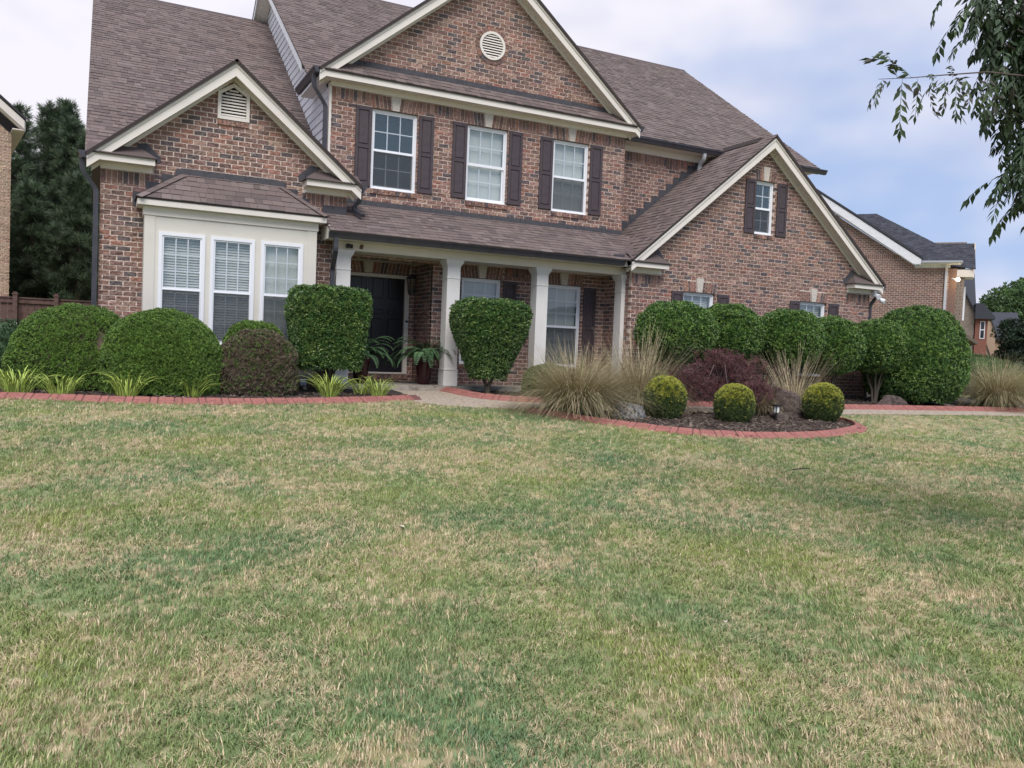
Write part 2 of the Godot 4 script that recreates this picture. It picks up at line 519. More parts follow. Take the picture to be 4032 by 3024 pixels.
func shutter(parent: Node3D, x0: float, x1: float, y0: float, y1: float, zf: float) -> void:
	var mb := MB.new()
	var st := 0.055
	var ym := lerpf(y0, y1, 0.5)
	for q in [[x0, x0 + st, y0, y1], [x1 - st, x1, y0, y1], [x0 + st, x1 - st, y0, y0 + 0.085], [x0 + st, x1 - st, y1 - 0.075, y1], [x0 + st, x1 - st, ym - 0.035, ym + 0.035]]:
		mb.slab(Vector3((q[0] + q[1]) * 0.5, (q[2] + q[3]) * 0.5, zf + 0.017), Vector3(q[1] - q[0], q[3] - q[2], 0.030), 0.004)
	mb.span(x0 + 0.01, x1 - 0.01, y0 + 0.01, y1 - 0.01, zf + 0.003, zf + 0.014)
	var s := part("shutter", mb, M.shutter, parent)
	for q in [[y0 + 0.085, ym - 0.035], [ym + 0.035, y1 - 0.075]]:
		var p := MB.new()
		p.slab(Vector3((x0 + x1) * 0.5, (q[0] + q[1]) * 0.5, zf + 0.018), Vector3(x1 - x0 - 2 * st - 0.026, q[1] - q[0] - 0.026, 0.020), 0.009)
		part("panel", p, M.shutter, s)
# gutter with a stepped outer face, from a to b; out points away from the fascia
func gutter(parent: Node3D, a: Vector3, b: Vector3, out: Vector3) -> void:
	var d := (b - a).normalized()
	var mb := MB.new()
	var prof := [Vector2(0, 0), Vector2(0.065, 0), Vector2(0.078, 0.03), Vector2(0.098, 0.065), Vector2(0.115, 0.085), Vector2(0.115, 0.110), Vector2(0.107, 0.110), Vector2(0.107, 0.088), Vector2(0.09, 0.068), Vector2(0.07, 0.033), Vector2(0.06, 0.006), Vector2(0.006, 0.006), Vector2(0.006, 0.110), Vector2(0, 0.110)]
	var pp := PackedVector2Array(prof)
	mb.prism(pp, a, out, Vector3.UP, d, 0.0, a.distance_to(b), Color.WHITE, true)
	for e in [a + d * 0.001, b - d * 0.001]:
		mb.prism(V2([0, 0, 0.065, 0, 0.098, 0.065, 0.115, 0.085, 0.115, 0.108, 0, 0.108]), e, out, Vector3.UP, d, -0.002, 0.002, Color.WHITE, true)
	part("gutter", mb, M.gutter, parent)
func spout(parent: Node3D, pts: Array, wv := Vector3.RIGHT, hw := 0.038, hd := 0.028, m: Material = null) -> void:
	# round the elbows off with short in-between points
	var q: Array = [pts[0]]
	for i in range(1, pts.size() - 1):
		var a: Vector3 = pts[i] + (pts[i - 1] - pts[i]).normalized() * minf(0.05, pts[i].distance_to(pts[i - 1]) * 0.4)
		var b: Vector3 = pts[i] + (pts[i + 1] - pts[i]).normalized() * minf(0.05, pts[i].distance_to(pts[i + 1]) * 0.4)
		q.append(a); q.append((a + b) * 0.25 + pts[i] * 0.5); q.append(b)
	q.append(pts[-1])
	var mb := MB.new()
	mb.duct(q, wv, hw, hd)
	part("downspout", mb, m if m else M.gutter, parent)
# rake boards, soffit and shingle edge of a gable facing +z; apex is the top of the fascia at xc
func gable_trim(parent: Node3D, xc: float, apex: float, half: float, slope: float, zwall: float, zf: float, depth := 0.17) -> void:
	for s in [-1.0, 1.0]:
		var vd := Vector3(s, -slope, 0).normalized()
		var up := Vector3(s * slope, 1, 0).normalized()
		var vert := depth * sqrt(1 + slope * slope)
		var a := Vector2(0, 0); var e := Vector2(s * half, -slope * half)
		var fas := PackedVector2Array([a, e, e + Vector2(0, -vert * 0.86), Vector2(0, -vert)])
		var mb := MB.new()
		mb.prism(fas, Vector3(xc, apex, zf), Vector3.RIGHT, Vector3.UP, Vector3.BACK, -0.03 - 0.001 * s, 0.0 - 0.0008 * (s + 1))
		part("rake_board", mb, M.trim, parent)
		# narrow crown strip along the top
		var cr := MB.new()
		cr.prism(PackedVector2Array([a, e, e + Vector2(0, -0.055), Vector2(0, -0.055)]), Vector3(xc, apex, zf), Vector3.RIGHT, Vector3.UP, Vector3.BACK, 0.0, 0.018 - 0.001 * s)
		part("rake_moulding", cr, M.trim, parent)
		var so := MB.new()
		var lo := -vert * 0.62
		so.prism(PackedVector2Array([Vector2(0, lo), e + Vector2(-s * 0.03, lo + 0.02), e + Vector2(-s * 0.03, lo - 0.006), Vector2(0, lo - 0.026)]), Vector3(xc, apex, zf - 0.031), Vector3.RIGHT, Vector3.UP, Vector3.BACK, zwall - zf + 0.034, 0.0)
		part("rake_soffit", so, M.trim, parent)
		# frieze along the wall under the soffit
		var fr := MB.new()
		fr.prism(PackedVector2Array([Vector2(0, lo - 0.027), e + Vector2(-s * 0.06, lo + 0.012), e + Vector2(-s * 0.06, lo - 0.055), Vector2(0, lo - 0.095)]), Vector3(xc, apex, zwall), Vector3.RIGHT, Vector3.UP, Vector3.BACK, -0.02, 0.022 - 0.001 * s)
		part("rake_frieze", fr, M.trim, parent)
# short cornice return at a gable foot: from the outer corner xo inwards to xi
func cornice_return(parent: Node3D, xo: float, xi: float, ylow: float, zwall: float, zf: float, frieze_h: float, roof_h: float, wall_x: float) -> void:
	var s := signf(xi - xo)
	var mb := MB.new()
	mb.span(xo, xi, ylow, ylow + 0.105, zf - 0.03, zf - 0.002)
	mb.span(xi - s * 0.03, xi - s * 0.002, ylow, ylow + 0.105, zwall, zf - 0.031)
	part("fascia", mb, M.trim, parent)
	var so := MB.new()
	so.span(xo, xi - s * 0.031, ylow + 0.008, ylow + 0.02, zwall + 0.002, zf - 0.031)
	part("soffit", so, M.trim, parent)
	var fr := MB.new()
	fr.span(wall_x, xi - s * 0.025, ylow + 0.007 - frieze_h, ylow + 0.007, zwall - 0.02, zwall + 0.03)
	part("frieze", fr, M.trim, parent)
	# little roof over the return, hipped at its inner end
	var e0 := Vector3(xo - s * 0.0, ylow + 0.115, zf + 0.03); var e1 := Vector3(xi + s * 0.03, ylow + 0.115, zf + 0.03)
	var w1 := Vector3(xi + s * 0.03, ylow + 0.115, zwall + 0.006); var t1 := Vector3(xi - s * 0.22, ylow + 0.115 + roof_h, zwall + 0.006); var t0 := Vector3(xo, ylow + 0.115 + roof_h, zwall + 0.006)
	var r := MB.new()
	var lift := Vector3(0, -0.022, 0)
	if s > 0:
		r.quad(e0, e1, t1, t0, Color(0.13, 0.1, 0.095)); r.tri(e1, w1, t1, Color(0.12, 0.095, 0.09))
		r.quad(e0 + lift, e1 + lift, e1, e0, Color(0.05, 0.04, 0.04)); r.quad(e1 + lift, w1 + lift, w1, e1, Color(0.05, 0.04, 0.04))
	else:
		r.quad(e1, e0, t0, t1, Color(0.13, 0.1, 0.095)); r.tri(w1, e1, t1, Color(0.12, 0.095, 0.09))
		r.quad(e1 + lift, e0 + lift, e0, e1, Color(0.05, 0.04, 0.04)); r.quad(w1 + lift, e1 + lift, e1, w1, Color(0.05, 0.04, 0.04))
	part("return_roof", r, M.shingle, parent)
	var fl := MB.new()
	var q := PackedVector2Array([Vector2(xi + s * 0.09, ylow + 0.10), Vector2(xi + s * 0.10, ylow + 0.19), Vector2(xi - s * 0.12, ylow + 0.115 + roof_h + 0.09), Vector2(xi - s * 0.26, ylow + 0.115 + roof_h + 0.06), Vector2(xi - s * 0.26, ylow + 0.115 + roof_h - 0.03), Vector2(xi - s * 0.22, ylow + 0.115 + roof_h - 0.02), Vector2(xi + s * 0.03, ylow + 0.10)])
	fl.prism(q, Vector3(0, 0, zwall), Vector3.RIGHT, Vector3.UP, Vector3.BACK, -0.005, 0.009)
	part("flashing", fl, M.flashing, parent)
func sheet(parent: Node3D, called: String, poly: PackedVector2Array, z: float, d: float, m: Material) -> void:
	var mb := MB.new()
	mb.prism(poly, Vector3(0, 0, z), Vector3.RIGHT, Vector3.UP, Vector3.BACK, -0.01, d)
	part(called, mb, m, parent)

# ---------------------------------------------------------------- the house
func soldier_band(wall: Node3D, x0: float, x1: float, ytop: float, blocked: Array, o: Vector3, ux: Vector3, nr: Vector3) -> void:
	var x := x0
	while x < x1 - 0.03:
		var r := rect(x + 0.005, minf(x + COURSE, x1) - 0.005, ytop - 0.20, ytop - 0.004)
		var hit: Array = []
		for h in blocked:
			if bounds(h).intersects(bounds(r)): hit.append(h)
		for q in minus(r, hit):
			if bounds(q).size.x > 0.02: lay_piece(q, o, ux, nr, wall, 0.10)
		x += COURSE
func circle(c: Vector2, r: float, k := 32) -> PackedVector2Array:
	var p := PackedVector2Array()
	for i in k: p.append(c + Vector2(cos(TAU * i / k), sin(TAU * i / k)) * r)
	return p
func plain_roof(parent: Node3D, called: String, a: Vector3, b: Vector3, d: Vector3, e: Vector3, th := 0.05) -> void:
	var nr := (b - a).cross(d - a).normalized()
	if nr.y < 0: nr = -nr
	var mb := MB.new()
	var col := Color(0.135, 0.102, 0.097)
	mb.quad(a, b, d, e, col); mb.quad(a - nr * th, e - nr * th, d - nr * th, b - nr * th, col)
	var q := [a, b, d, e]
	for i in 4: mb.quad(q[i] - nr * th, q[(i + 1) % 4] - nr * th, q[(i + 1) % 4], q[i], Color(0.055, 0.045, 0.045))
	part(called, mb, M.shingle, parent)

func build_house() -> void:
	house = thing("brick_house", "two-storey red brick house with cream trim, brown shingle roofs and columned porch", "house")
	var H := house
	var X := Vector3.RIGHT; var Zf := Vector3.BACK
	var zL := 0.597; var zR := 1.039
	# ---- left wing front
	var oL := Vector3(0, 0, zL)
	var polyL := V2([-3.838, -0.2, 0.189, -0.2, 0.189, 3.56, -1.825, 5.25, -3.838, 3.56])
	var bayhole := rect(-3.17, -0.44, -0.3, 2.90)
	var ventL := V2([-2.08, 4.475, -1.56, 4.475, -1.56, 4.93, -1.82, 5.10, -2.08, 4.93])
	var sL := [rect(-3.84, -3.04, 3.2, 3.6), rect(-0.62, 0.19, 3.2, 3.6), ventL, rect(-2.10, -1.54, 4.385, 4.475)]
	var wL := brick_wall(H, polyL, [bayhole], sL, oL, X, Zf, 0.10, -99, 0.02)
	soldier_band(wL, -3.834, -3.04, 3.405, [], oL, X, Zf)
	soldier_band(wL, -0.62, 0.185, 3.405, [], oL, X, Zf)
	rowlock_sill(wL, -2.08, -1.56, 4.470, oL, X, Zf)
	# its sides
	brick_wall(H, V2([-0.494, -0.2, 7.5, -0.2, 7.5, 3.6, 3.3, 6.2, -0.494, 3.5]), [], [], Vector3(-3.838, 0, 0), Vector3(0, 0, -1), Vector3(-1, 0, 0), 0.1, -99, 0.1, false)
	brick_wall(H, V2([-0.494, -0.2, 1.0, -0.2, 1.0, 3.5, -0.494, 3.5]), [], [], Vector3(0.189, 0, 0), Vector3(0, 0, -1), X, 0.1, -99, 0.1, false)
	# ---- middle front: upper storey, gable and porch back wall
	var polyM := V2([0, 2.40, 2.13, 2.40, 2.13, -0.2, 6.553, -0.2, 6.553, 5.70, 3.22, 8.43, 0, 5.70])
	var wins := [[0.791, 1.705], [2.768, 3.671], [4.748, 5.630]]
	var hM: Array = []; var sM: Array = []
	for w in wins:
		hM.append(rect(w[0], w[1], 3.754, 5.262))
		sM.append(arch_outline(w[0], w[1], 5.262, 5.54)); sM.append(rect(w[0] - 0.02, w[1] + 0.05, 3.664, 3.754))
	for w in [[2.768, 3.652], [4.70, 5.592]]:
		hM.append(rect(w[0], w[1], 0.440, 2.195))
		sM.append(arch_outline(w[0], w[1], 2.195, 2.50)); sM.append(rect(w[0] - 0.02, w[1] + 0.05, 0.35, 0.44))
	var vc := Vector2(3.235, 6.90)
	sM.append(circle(vc, 0.375)); 
	var band := rect(-0.1, 6.6, 5.335, 5.56)
	var arches: Array = []
	for w in wins: arches.append(arch_outline(w[0], w[1], 5.262, 5.56))
	var wM := brick_wall(H, polyM, hM, sM + [band], Vector3.ZERO, X, Zf, 0.10, -99, 0.0)
	soldier_band(wM, 0.004, 6.549, 5.536, arches, Vector3.ZERO, X, Zf)
	soldier_band(wM, 3.72, 4.66, 2.468, [], Vector3.ZERO, X, Zf)
	for w in wins:
		jack_arch(H, wM, w[0], w[1], 5.272, 5.53, 5.538, Vector3.ZERO, X, Zf)
		rowlock_sill(wM, w[0] - 0.01, w[1] + 0.04, 3.740, Vector3.ZERO, X, Zf)
	for w in [[2.768, 3.652], [4.70, 5.592]]:
		jack_arch(H, wM, w[0], w[1], 2.205, 2.455, 2.458, Vector3.ZERO, X, Zf)
		rowlock_sill(wM, w[0] - 0.01, w[1] + 0.04, 0.427, Vector3.ZERO, X, Zf)
	for i in 26:
		var a := TAU * (i + 0.06) / 26; var b := TAU * (i + 0.94) / 26
		var d0 := Vector2(cos(a), sin(a)); var d1 := Vector2(cos(b), sin(b))
		lay_piece(PackedVector2Array([vc + d0 * 0.288, vc + d1 * 0.288, vc + d1 * 0.372, vc + d0 * 0.372]), Vector3.ZERO, X, Zf, wM, 0.09, 0.012)
	# door recess: right return, door wall, left return
	var hole_d := rect(0.21, 2.0, 0.16, 2.215)
	brick_wall(H, V2([0.102, -0.1, 0.998, -0.1, 0.998, 2.46, 0.102, 2.46]), [], [], Vector3(2.13, 0, 0), Vector3(0, 0, -1), Vector3(-1, 0, 0), 0.1, -99, 0.1)
	var wD := brick_wall(H, V2([0.0, -0.1, 2.125, -0.1, 2.125, 2.46, 0.0, 2.46]), [hole_d], [arch_outline(0.21, 2.0, 2.2, 2.5), rect(0.2, 2.02, 0.05, 0.17)], Vector3(0, 0, -1), X, Zf)
	jack_arch(H, wD, 0.23, 1.98, 2.225, 2.455, 2.458, Vector3(0, 0, -1), X, Zf)
	rowlock_sill(wD, 0.2, 2.02, 0.15, Vector3(0, 0, -1), X, Zf)
	# upper wall set back to the right
	var wU := brick_wall(H, V2([6.56, 2.6, 12.45, 2.6, 12.45, 5.60, 6.56, 5.60]), [], [rect(6.5, 12.5, 5.27, 5.6)], Vector3(0, 0, -0.72), X, Zf, 0.1, -99, 0.07)
	soldier_band(wU, 6.6, 10.5, 5.47, [], Vector3(0, 0, -0.72), X, Zf)
	# ---- right wing
	var oR := Vector3(0, 0, zR)
	var polyR := V2([6.176, -0.2, 13.246, -0.2, 13.246, 2.60, 9.71, 5.47, 6.176, 2.60])
	var gw := [[7.535, 8.398], [10.938, 11.789]]
	var hR: Array = [rect(9.43, 9.98, 3.62, 4.815)]
	var sR: Array = [arch_outline(9.43, 9.98, 4.815, 5.075, 0.04), V2([9.66, 4.9, 9.75, 4.9, 9.81, 5.14, 9.60, 5.14]), rect(9.41, 10.03, 3.53, 3.62), rect(6.1, 6.95, 2.27, 2.7), rect(12.45, 13.3, 2.27, 2.7)]
	for w in gw:
		hR.append(rect(w[0], w[1], 0.43, 2.178)); sR.append(arch_outline(w[0], w[1], 2.178, 2.425))
		var xm: float = (w[0] + w[1]) * 0.5
		sR.append(rect(xm - 0.115, xm + 0.115, 2.3, 2.495)); sR.append(rect(w[0] - 0.02, w[1] + 0.05, 0.34, 0.43))
	var wR := brick_wall(H, polyR, hR, sR, oR, X, Zf, 0.10, -99, 0.03)
	soldier_band(wR, 6.18, 6.95, 2.473, [], oR, X, Zf)
	soldier_band(wR, 12.45, 13.242, 2.473, [], oR, X, Zf)
	jack_arch(H, wR, 9.43, 9.98, 4.825, 5.068, 5.135, oR, X, Zf, 0.04)
	rowlock_sill(wR, 9.42, 10.02, 3.606, oR, X, Zf)
	for w in gw:
		jack_arch(H, wR, w[0], w[1], 2.188, 2.42, 2.492, oR, X, Zf)
		rowlock_sill(wR, w[0] - 0.01, w[1] + 0.04, 0.417, oR, X, Zf)
	brick_wall(H, V2([-0.936, -0.2, -0.002, -0.2, -0.002, 2.55, -0.936, 2.55]), [], [], Vector3(6.176, 0, 0), Vector3(0, 0, -1), Vector3(-1, 0, 0), 0.1, -99, 0.05)
	brick_wall(H, V2([-0.936, -0.2, 0.72, -0.2, 0.72, 2.55, -0.936, 2.55]), [], [], Vector3(13.246, 0, 0), Vector3(0, 0, -1), X, 0.1, -99, 0.05, false)
	finish_bricks(H, 300)
	# plain shell behind: rear and far side walls that no view from the lawn reaches
	var sh := MB.new()
	sh.span(-3.8, 13.2, -0.2, 3.4, -12.1, -12.0); sh.span(12.35, 12.449, -0.2, 5.6, -12.0, -0.83); sh.span(-0.02, 12.3, 3.4, 5.6, -12.0, -11.9)
	sh.span(12.46, 13.2, -0.2, 2.5, -0.83, -0.73)
	part("rear_wall", sh, M.brick_plain, H)

	# ---- roofs
	var sl := 0.72
	var vL := Vector3(0, sl, -1).normalized()
	shingles(H, "side_roof", rect(-4.07, -0.02, 0.0, 9.20), Vector3(0, 3.594, 0.45), X, vL, false)
	var rz := 0.45 - 9.20 / sqrt(1 + sl * sl); var ry := 3.594 + sl * (0.45 - rz)
	plain_roof(H, "side_roof_rear", Vector3(-4.07, ry, rz), Vector3(-0.03, ry, rz), Vector3(-0.03, ry - 4.2, rz - 5.8), Vector3(-4.07, ry - 4.2, rz - 5.8))
	var cap := MB.new()
	cap.prism(V2([-0.12, -0.09, 0.12, -0.09, 0.0, 0.025]), Vector3(-4.09, ry, rz), Vector3(0, 0, 1), Vector3.UP, X, 0.0, 4.05, Color(0.11, 0.09, 0.09))
	part("ridge_cap", cap, M.shingle, H)
	# front gable of the left wing
	plain_roof(H, "gable_roof", Vector3(-4.06, 3.575, 0.93), Vector3(-1.83, 5.43, 0.93), Vector3(-1.83, 5.43, -2.1), Vector3(-4.06, 3.575, 0.44))
	plain_roof(H, "gable_roof", Vector3(0.40, 3.575, 0.93), Vector3(-1.83, 5.43, 0.93), Vector3(-1.83, 5.43, -2.1), Vector3(0.40, 3.575, 0.44))
	gable_trim(H, -1.83, 5.375, 2.205, 0.832, zL, 0.877)
	cornice_return(H, -4.036, -3.045, 3.497, zL, 0.877, 0.092, 0.20, -3.842)
	cornice_return(H, 0.369, -0.60, 3.497, zL, 0.877, 0.092, 0.20, 0.193)
	# main roof
	var sm := 0.70
	var vM := Vector3(0, sm, -1).normalized()
	shingles(H, "main_roof", rect(-0.38, 12.72, 0.0, 7.20), Vector3(0, 5.735, -0.30), X, vM, false)
	var mz := -0.30 - 7.20 / sqrt(1 + sm * sm); var my := 5.735 + sm * (-0.30 - mz)
	plain_roof(H, "main_roof_rear", Vector3(-0.38, my, mz), Vector3(12.72, my, mz), Vector3(12.72, my - 4.13, mz - 5.9), Vector3(-0.38, my - 4.13, mz - 5.9))
	var cap2 := MB.new()
	cap2.prism(V2([-0.12, -0.085, 0.12, -0.085, 0.0, 0.025]), Vector3(-0.40, my, mz), Vector3(0, 0, 1), Vector3.UP, X, 0.0, 13.14, Color(0.11, 0.09, 0.09))
	part("ridge_cap", cap2, M.shingle, H)
	# rake trim of the main roof at its left end, both slopes
	for s in [1.0, -1.0]:
		var d := Vector3(0, -sm, s)
		var L := 5.15 if s > 0 else 5.85
		var q := PackedVector2Array([Vector2(0, -0.035), Vector2(s * L, -sm * L - 0.035), Vector2(s * L, -sm * L - 0.22), Vector2(0, -0.22)])
		var mb := MB.new()
		mb.prism(q, Vector3(-0.345, my, mz), Vector3.BACK, Vector3.UP, Vector3(-1, 0, 0), 0.0, 0.025 + 0.001 * s)
		part("rake_board", mb, M.trim_white, H)
		var so := MB.new()
		so.prism(PackedVector2Array([Vector2(0, -0.17), Vector2(s * L, -sm * L - 0.17), Vector2(s * L, -sm * L - 0.185), Vector2(0, -0.185)]), Vector3(-0.03, my, mz), Vector3.BACK, Vector3.UP, Vector3(-1, 0, 0), 0.0, 0.314)
		part("rake_soffit", so, M.trim, H)
	# siding boards on the left side of the upper storey
	var gab := V2([-0.02, 3.3, -0.02, 5.40, mz, my - 0.19, -12.05, my - 0.19 - sm * (mz + 12.05 + 0.0) - 0.0, -12.05, 3.3])
	var back := MB.new()
	back.prism(gab, Vector3(-0.012, 0, 0), Vector3.BACK, Vector3.UP, Vector3(-1, 0, 0), -0.05, 0.0)
	var sw := part("siding_wall", back, M.siding, H)
	var yb := 4.693 - 0.1755 * 6
	while yb < my:
		for q in Geometry2D.intersect_polygons(rect(-12.0, -0.125, yb, yb + 0.19), gab):
			var mb := MB.new()
			tab_mesh(mb, q, Vector3(-0.0125, 0, 0), Vector3.BACK, Vector3.UP, Vector3(-1, 0, 0), yb, 0.020, Color.WHITE)
			part("siding_board", mb, M.siding, sw)
		yb += 0.1755
	var cb := MB.new()
	cb.span(-0.045, -0.002, 3.45, 5.61, -0.115, -0.0015)
	part("corner_board", cb, M.trim, H)
	# gable of the middle front
	var ma := 8.64
	plain_roof(H, "gable_roof", Vector3(-0.32, 5.745, 0.33), Vector3(3.22, ma, 0.33), Vector3(3.22, ma, -4.5), Vector3(-0.32, 5.745, -0.31))
	plain_roof(H, "gable_roof", Vector3(6.76, 5.745, 0.33), Vector3(3.22, ma, 0.33), Vector3(3.22, ma, -4.5), Vector3(6.76, 5.745, -0.31))
	gable_trim(H, 3.22, ma - 0.055, 3.52, 0.818, 0.0, 0.28)
	var fm := MB.new()
	fm.span(-0.297, 6.737, 5.617, 5.725, 0.25, 0.279)
	part("fascia", fm, M.trim, H)
	var som := MB.new(); som.span(-0.29, 6.73, 5.625, 5.64, 0.002, 0.249); som.span(-0.29, -0.046, 5.6255, 5.6405, -1.36, 0.0015); som.span(6.556, 6.73, 5.6255, 5.6405, -0.6, 0.0015)
	part("soffit", som, M.trim, H)
	var frm := MB.new(); frm.span(-0.03, 6.575, 5.539, 5.624, 0.002, 0.034)
	part("frieze", frm, M.trim, H)
	var vP := Vector3(0, 0.255, -0.29).normalized()
	shingles(H, "pent_roof", V2([-0.22, 0.0, 6.66, 0.0, 6.35, 0.385, 0.09, 0.385]), Vector3(0, 5.745, 0.312), X, vP, false)
	sheet(H, "flashing", V2([0.30, 5.99, 6.14, 5.99, 5.98, 6.11, 0.45, 6.11]), 0.0, 0.010, M.flashing)
	var wedge := MB.new()
	wedge.span(-0.20, 6.64, 5.722, 5.738, 0.252, 0.306, Color(0.05, 0.04, 0.045))
	part("drip_edge", wedge, M.shingle, H)
	# eave of the set-back upper wall
	var fu := MB.new(); fu.span(6.76, 12.72, 5.60, 5.715, -0.385, -0.362); part("fascia", fu, M.trim, H)
	var su := MB.new(); su.span(6.56, 12.6, 5.603, 5.618, -0.718, -0.386); part("soffit", su, M.trim, H)
	var fru := MB.new(); fru.span(6.56, 12.6, 5.47, 5.602, -0.718, -0.690); part("frieze", fru, M.trim, H)
	gutter(H, Vector3(6.76, 5.605, -0.361), Vector3(12.95, 5.605, -0.361), Zf)
	spout(H, [Vector3(9.0, 5.60, -0.30), Vector3(9.0, 5.48, -0.32), Vector3(9.03, 5.36, -0.50), Vector3(9.03, 5.24, -0.52)], X, 0.036, 0.03, M.metal_pale)
	# right wing roof
	var sr := 0.825
	var vR := Vector3(1, sr, 0).normalized()
	shingles(H, "wing_roof", V2([0, 0, 2.08, 0, 2.08, 4.1, 2.3, 4.84, 0, 4.84]), Vector3(5.955, 2.722, 1.355), Vector3(0, 0, -1), vR, true)
	plain_roof(H, "wing_roof_far", Vector3(13.42, 2.722, 1.355), Vector3(9.69, 5.797, 1.355), Vector3(9.69, 5.797, -0.75), Vector3(13.42, 2.722, -0.75))
	var rv := MB.new()
	rv.prism(V2([-0.13, -0.075, 0.13, -0.075, 0.05, 0.04, -0.05, 0.04]), Vector3(9.69, 5.80, 0.85), X, Vector3.UP, Vector3(0, 0, -1), 0.0, 1.45, Color(0.06, 0.05, 0.05), true)
	part("ridge_vent", rv, M.shingle, H)
	gable_trim(H, 9.69, 5.74, 3.705, 0.828, zR, 1.303)
	cornice_return(H, 5.985, 6.93, 2.585, zR, 1.303, 0.105, 0.24, 6.172)
	cornice_return(H, 13.375, 12.42, 2.585, zR, 1.303, 0.105, 0.24, 13.25)
	# stepped flashing where the wing roof climbs the upper wall, and a strip beside the middle front
	var xs := 6.60
	while xs < 9.3:
		var yr := 2.722 + sr * (xs - 5.955)
		sheet(H, "step_flashing", rect(xs, xs + 0.215, yr - 0.02, yr + 0.27), -0.72, 0.012 + 0.0008 * (int(xs * 50) % 3), M.flashing)
		xs += 0.204
	# porch roof
	var vp := Vector3(0, 0.705, -1.315).normalized()
	shingles(H, "porch_roof", V2([-0.27, 0, 6.9, 0, 6.9, 1.485, 0.195, 1.485, 0.195, 0.815, -0.27, 0.815]), Vector3(0, 2.695, 1.325), X, vp, true)
	sheet(H, "flashing", rect(0.20, 6.551, 3.375, 3.500), 0.0, 0.012, M.flashing)
	sheet(H, "flashing", rect(-0.25, 0.187, 3.07, 3.225), zL, 0.012, M.flashing)
	var bf := MB.new(); bf.span(-0.265, 5.95, 2.575, 2.68, 1.17, 1.192); bf.span(-0.265, -0.24, 2.575, 2.80, 0.605, 1.17); part("fascia", bf, M.trim, H)
	var bs := MB.new(); bs.span(-0.24, 6.0, 2.585, 2.60, 0.832, 1.169); part("soffit", bs, M.trim, H)
	var beam := MB.new(); beam.span(-0.05, 6.17, 2.434, 2.584, 0.60, 0.829); part("porch_beam", beam, M.trim, H)
	var ceil := MB.new(); ceil.span(-0.02, 6.17, 2.462, 2.48, -0.998, 0.599); part("porch_ceiling", ceil, M.trim, H)
	gutter(H, Vector3(-0.27, 2.580, 1.193), Vector3(5.84, 2.580, 1.193), Zf)
	var gd := MB.new(); gd.span(5.60, 5.86, 2.70, 2.80, 1.20, 1.22); part("gutter_guard", gd, M.gutter, H)
	# gutters and downspouts
	gutter(H, Vector3(-0.298, 5.665, 0.28), Vector3(-0.298, 5.665, -1.36), Vector3(-1, 0, 0))
	gutter(H, Vector3(6.738, 5.665, -0.5), Vector3(6.738, 5.665, 0.28), X)
	gutter(H, Vector3(-4.038, 3.50, 0.878), Vector3(-4.038, 3.50, 0.2), Vector3(-1, 0, 0))
	gutter(H, Vector3(0.371, 3.50, 0.2), Vector3(0.371, 3.50, 0.878), X)
	gutter(H, Vector3(13.377, 2.59, 0.2), Vector3(13.377, 2.59, 1.30), X)
	spout(H, [Vector3(-0.36, 5.67, 0.10), Vector3(-0.36, 5.46, 0.09), Vector3(-0.11, 5.16, 0.0), Vector3(-0.11, 4.15, 0.0)])
	spout(H, [Vector3(-4.10, 3.51, 0.72), Vector3(-4.10, 3.34, 0.72), Vector3(-3.895, 3.06, 0.66), Vector3(-3.895, -0.1, 0.66)])
	spout(H, [Vector3(0.43, 3.51, 0.62), Vector3(0.43, 3.36, 0.60), Vector3(0.33, 3.26, 0.56), Vector3(0.34, 3.17, 0.66), Vector3(0.44, 3.08, 0.80)])
	spout(H, [Vector3(-0.15, 2.585, 1.25), Vector3(-0.15, 2.36, 1.25), Vector3(-0.10, 2.08, 0.86), Vector3(-0.10, 0.02, 0.86)])
	spout(H, [Vector3(13.44, 2.60, 1.10), Vector3(13.44, 2.46, 1.10), Vector3(13.29, 2.22, 1.02), Vector3(13.29, -0.1, 1.02)])

	# ---- bay
	var zB := 0.977
	var body := MB.new()
	# front board wall with three openings, sides and base
	var bw := [[-2.972, -2.263], [-2.179, -1.468], [-1.366, -0.655]]
	var bx := [-3.191, -2.972, -2.263, -2.179, -1.468, -1.366, -0.655, -0.423]
	for i in range(0, 8, 2): body.span(bx[i], bx[i + 1], 0.12, 2.688, zB - 0.04, zB)
	for w in bw:
		body.span(w[0], w[1], 2.44, 2.687, zB - 0.04, zB - 0.0005); body.span(w[0], w[1], 0.12, 0.648, zB - 0.04, zB - 0.0005)
	body.span(-3.191, -3.15, 0.12, 2.688, 0.60, zB - 0.041); body.span(-0.464, -0.423, 0.12, 2.688, 0.60, zB - 0.041)
	body.span(-3.15, -0.464, 0.10, 0.125, 0.5, zB - 0.041)
	var bay := part("bay", body, M.bay, H)
	var st := MB.new()
	for i in [0, 7]:
		var x0: float = bx[0] if i == 0 else bx[7] - 0.16
		st.span(x0, x0 + 0.16, 0.42, 2.680, zB + 0.001, zB + 0.012)
	st.span(-3.191, -0.423, 0.40, 0.47, zB + 0.001, zB + 0.022); st.span(-3.191, -0.423, 0.12, 0.19, zB + 0.001, zB + 0.018)
	part("bay_trim", st, M.bay, bay)
	var bfz := MB.new(); bfz.span(-3.21, -0.404, 2.69, 2.828, 0.60, zB + 0.024); part("bay_frieze", bfz, M.trim, bay)
	var bfa := MB.new(); bfa.span(-3.304, -0.295, 2.832, 2.92, 0.60, 1.127); part("bay_fascia", bfa, M.trim, bay)
	var be := MB.new(); be.span(-3.315, -0.285, 2.922, 2.945, 0.60, 1.138, Color(0.05, 0.04, 0.045)); part("drip_edge", be, M.shingle, bay)
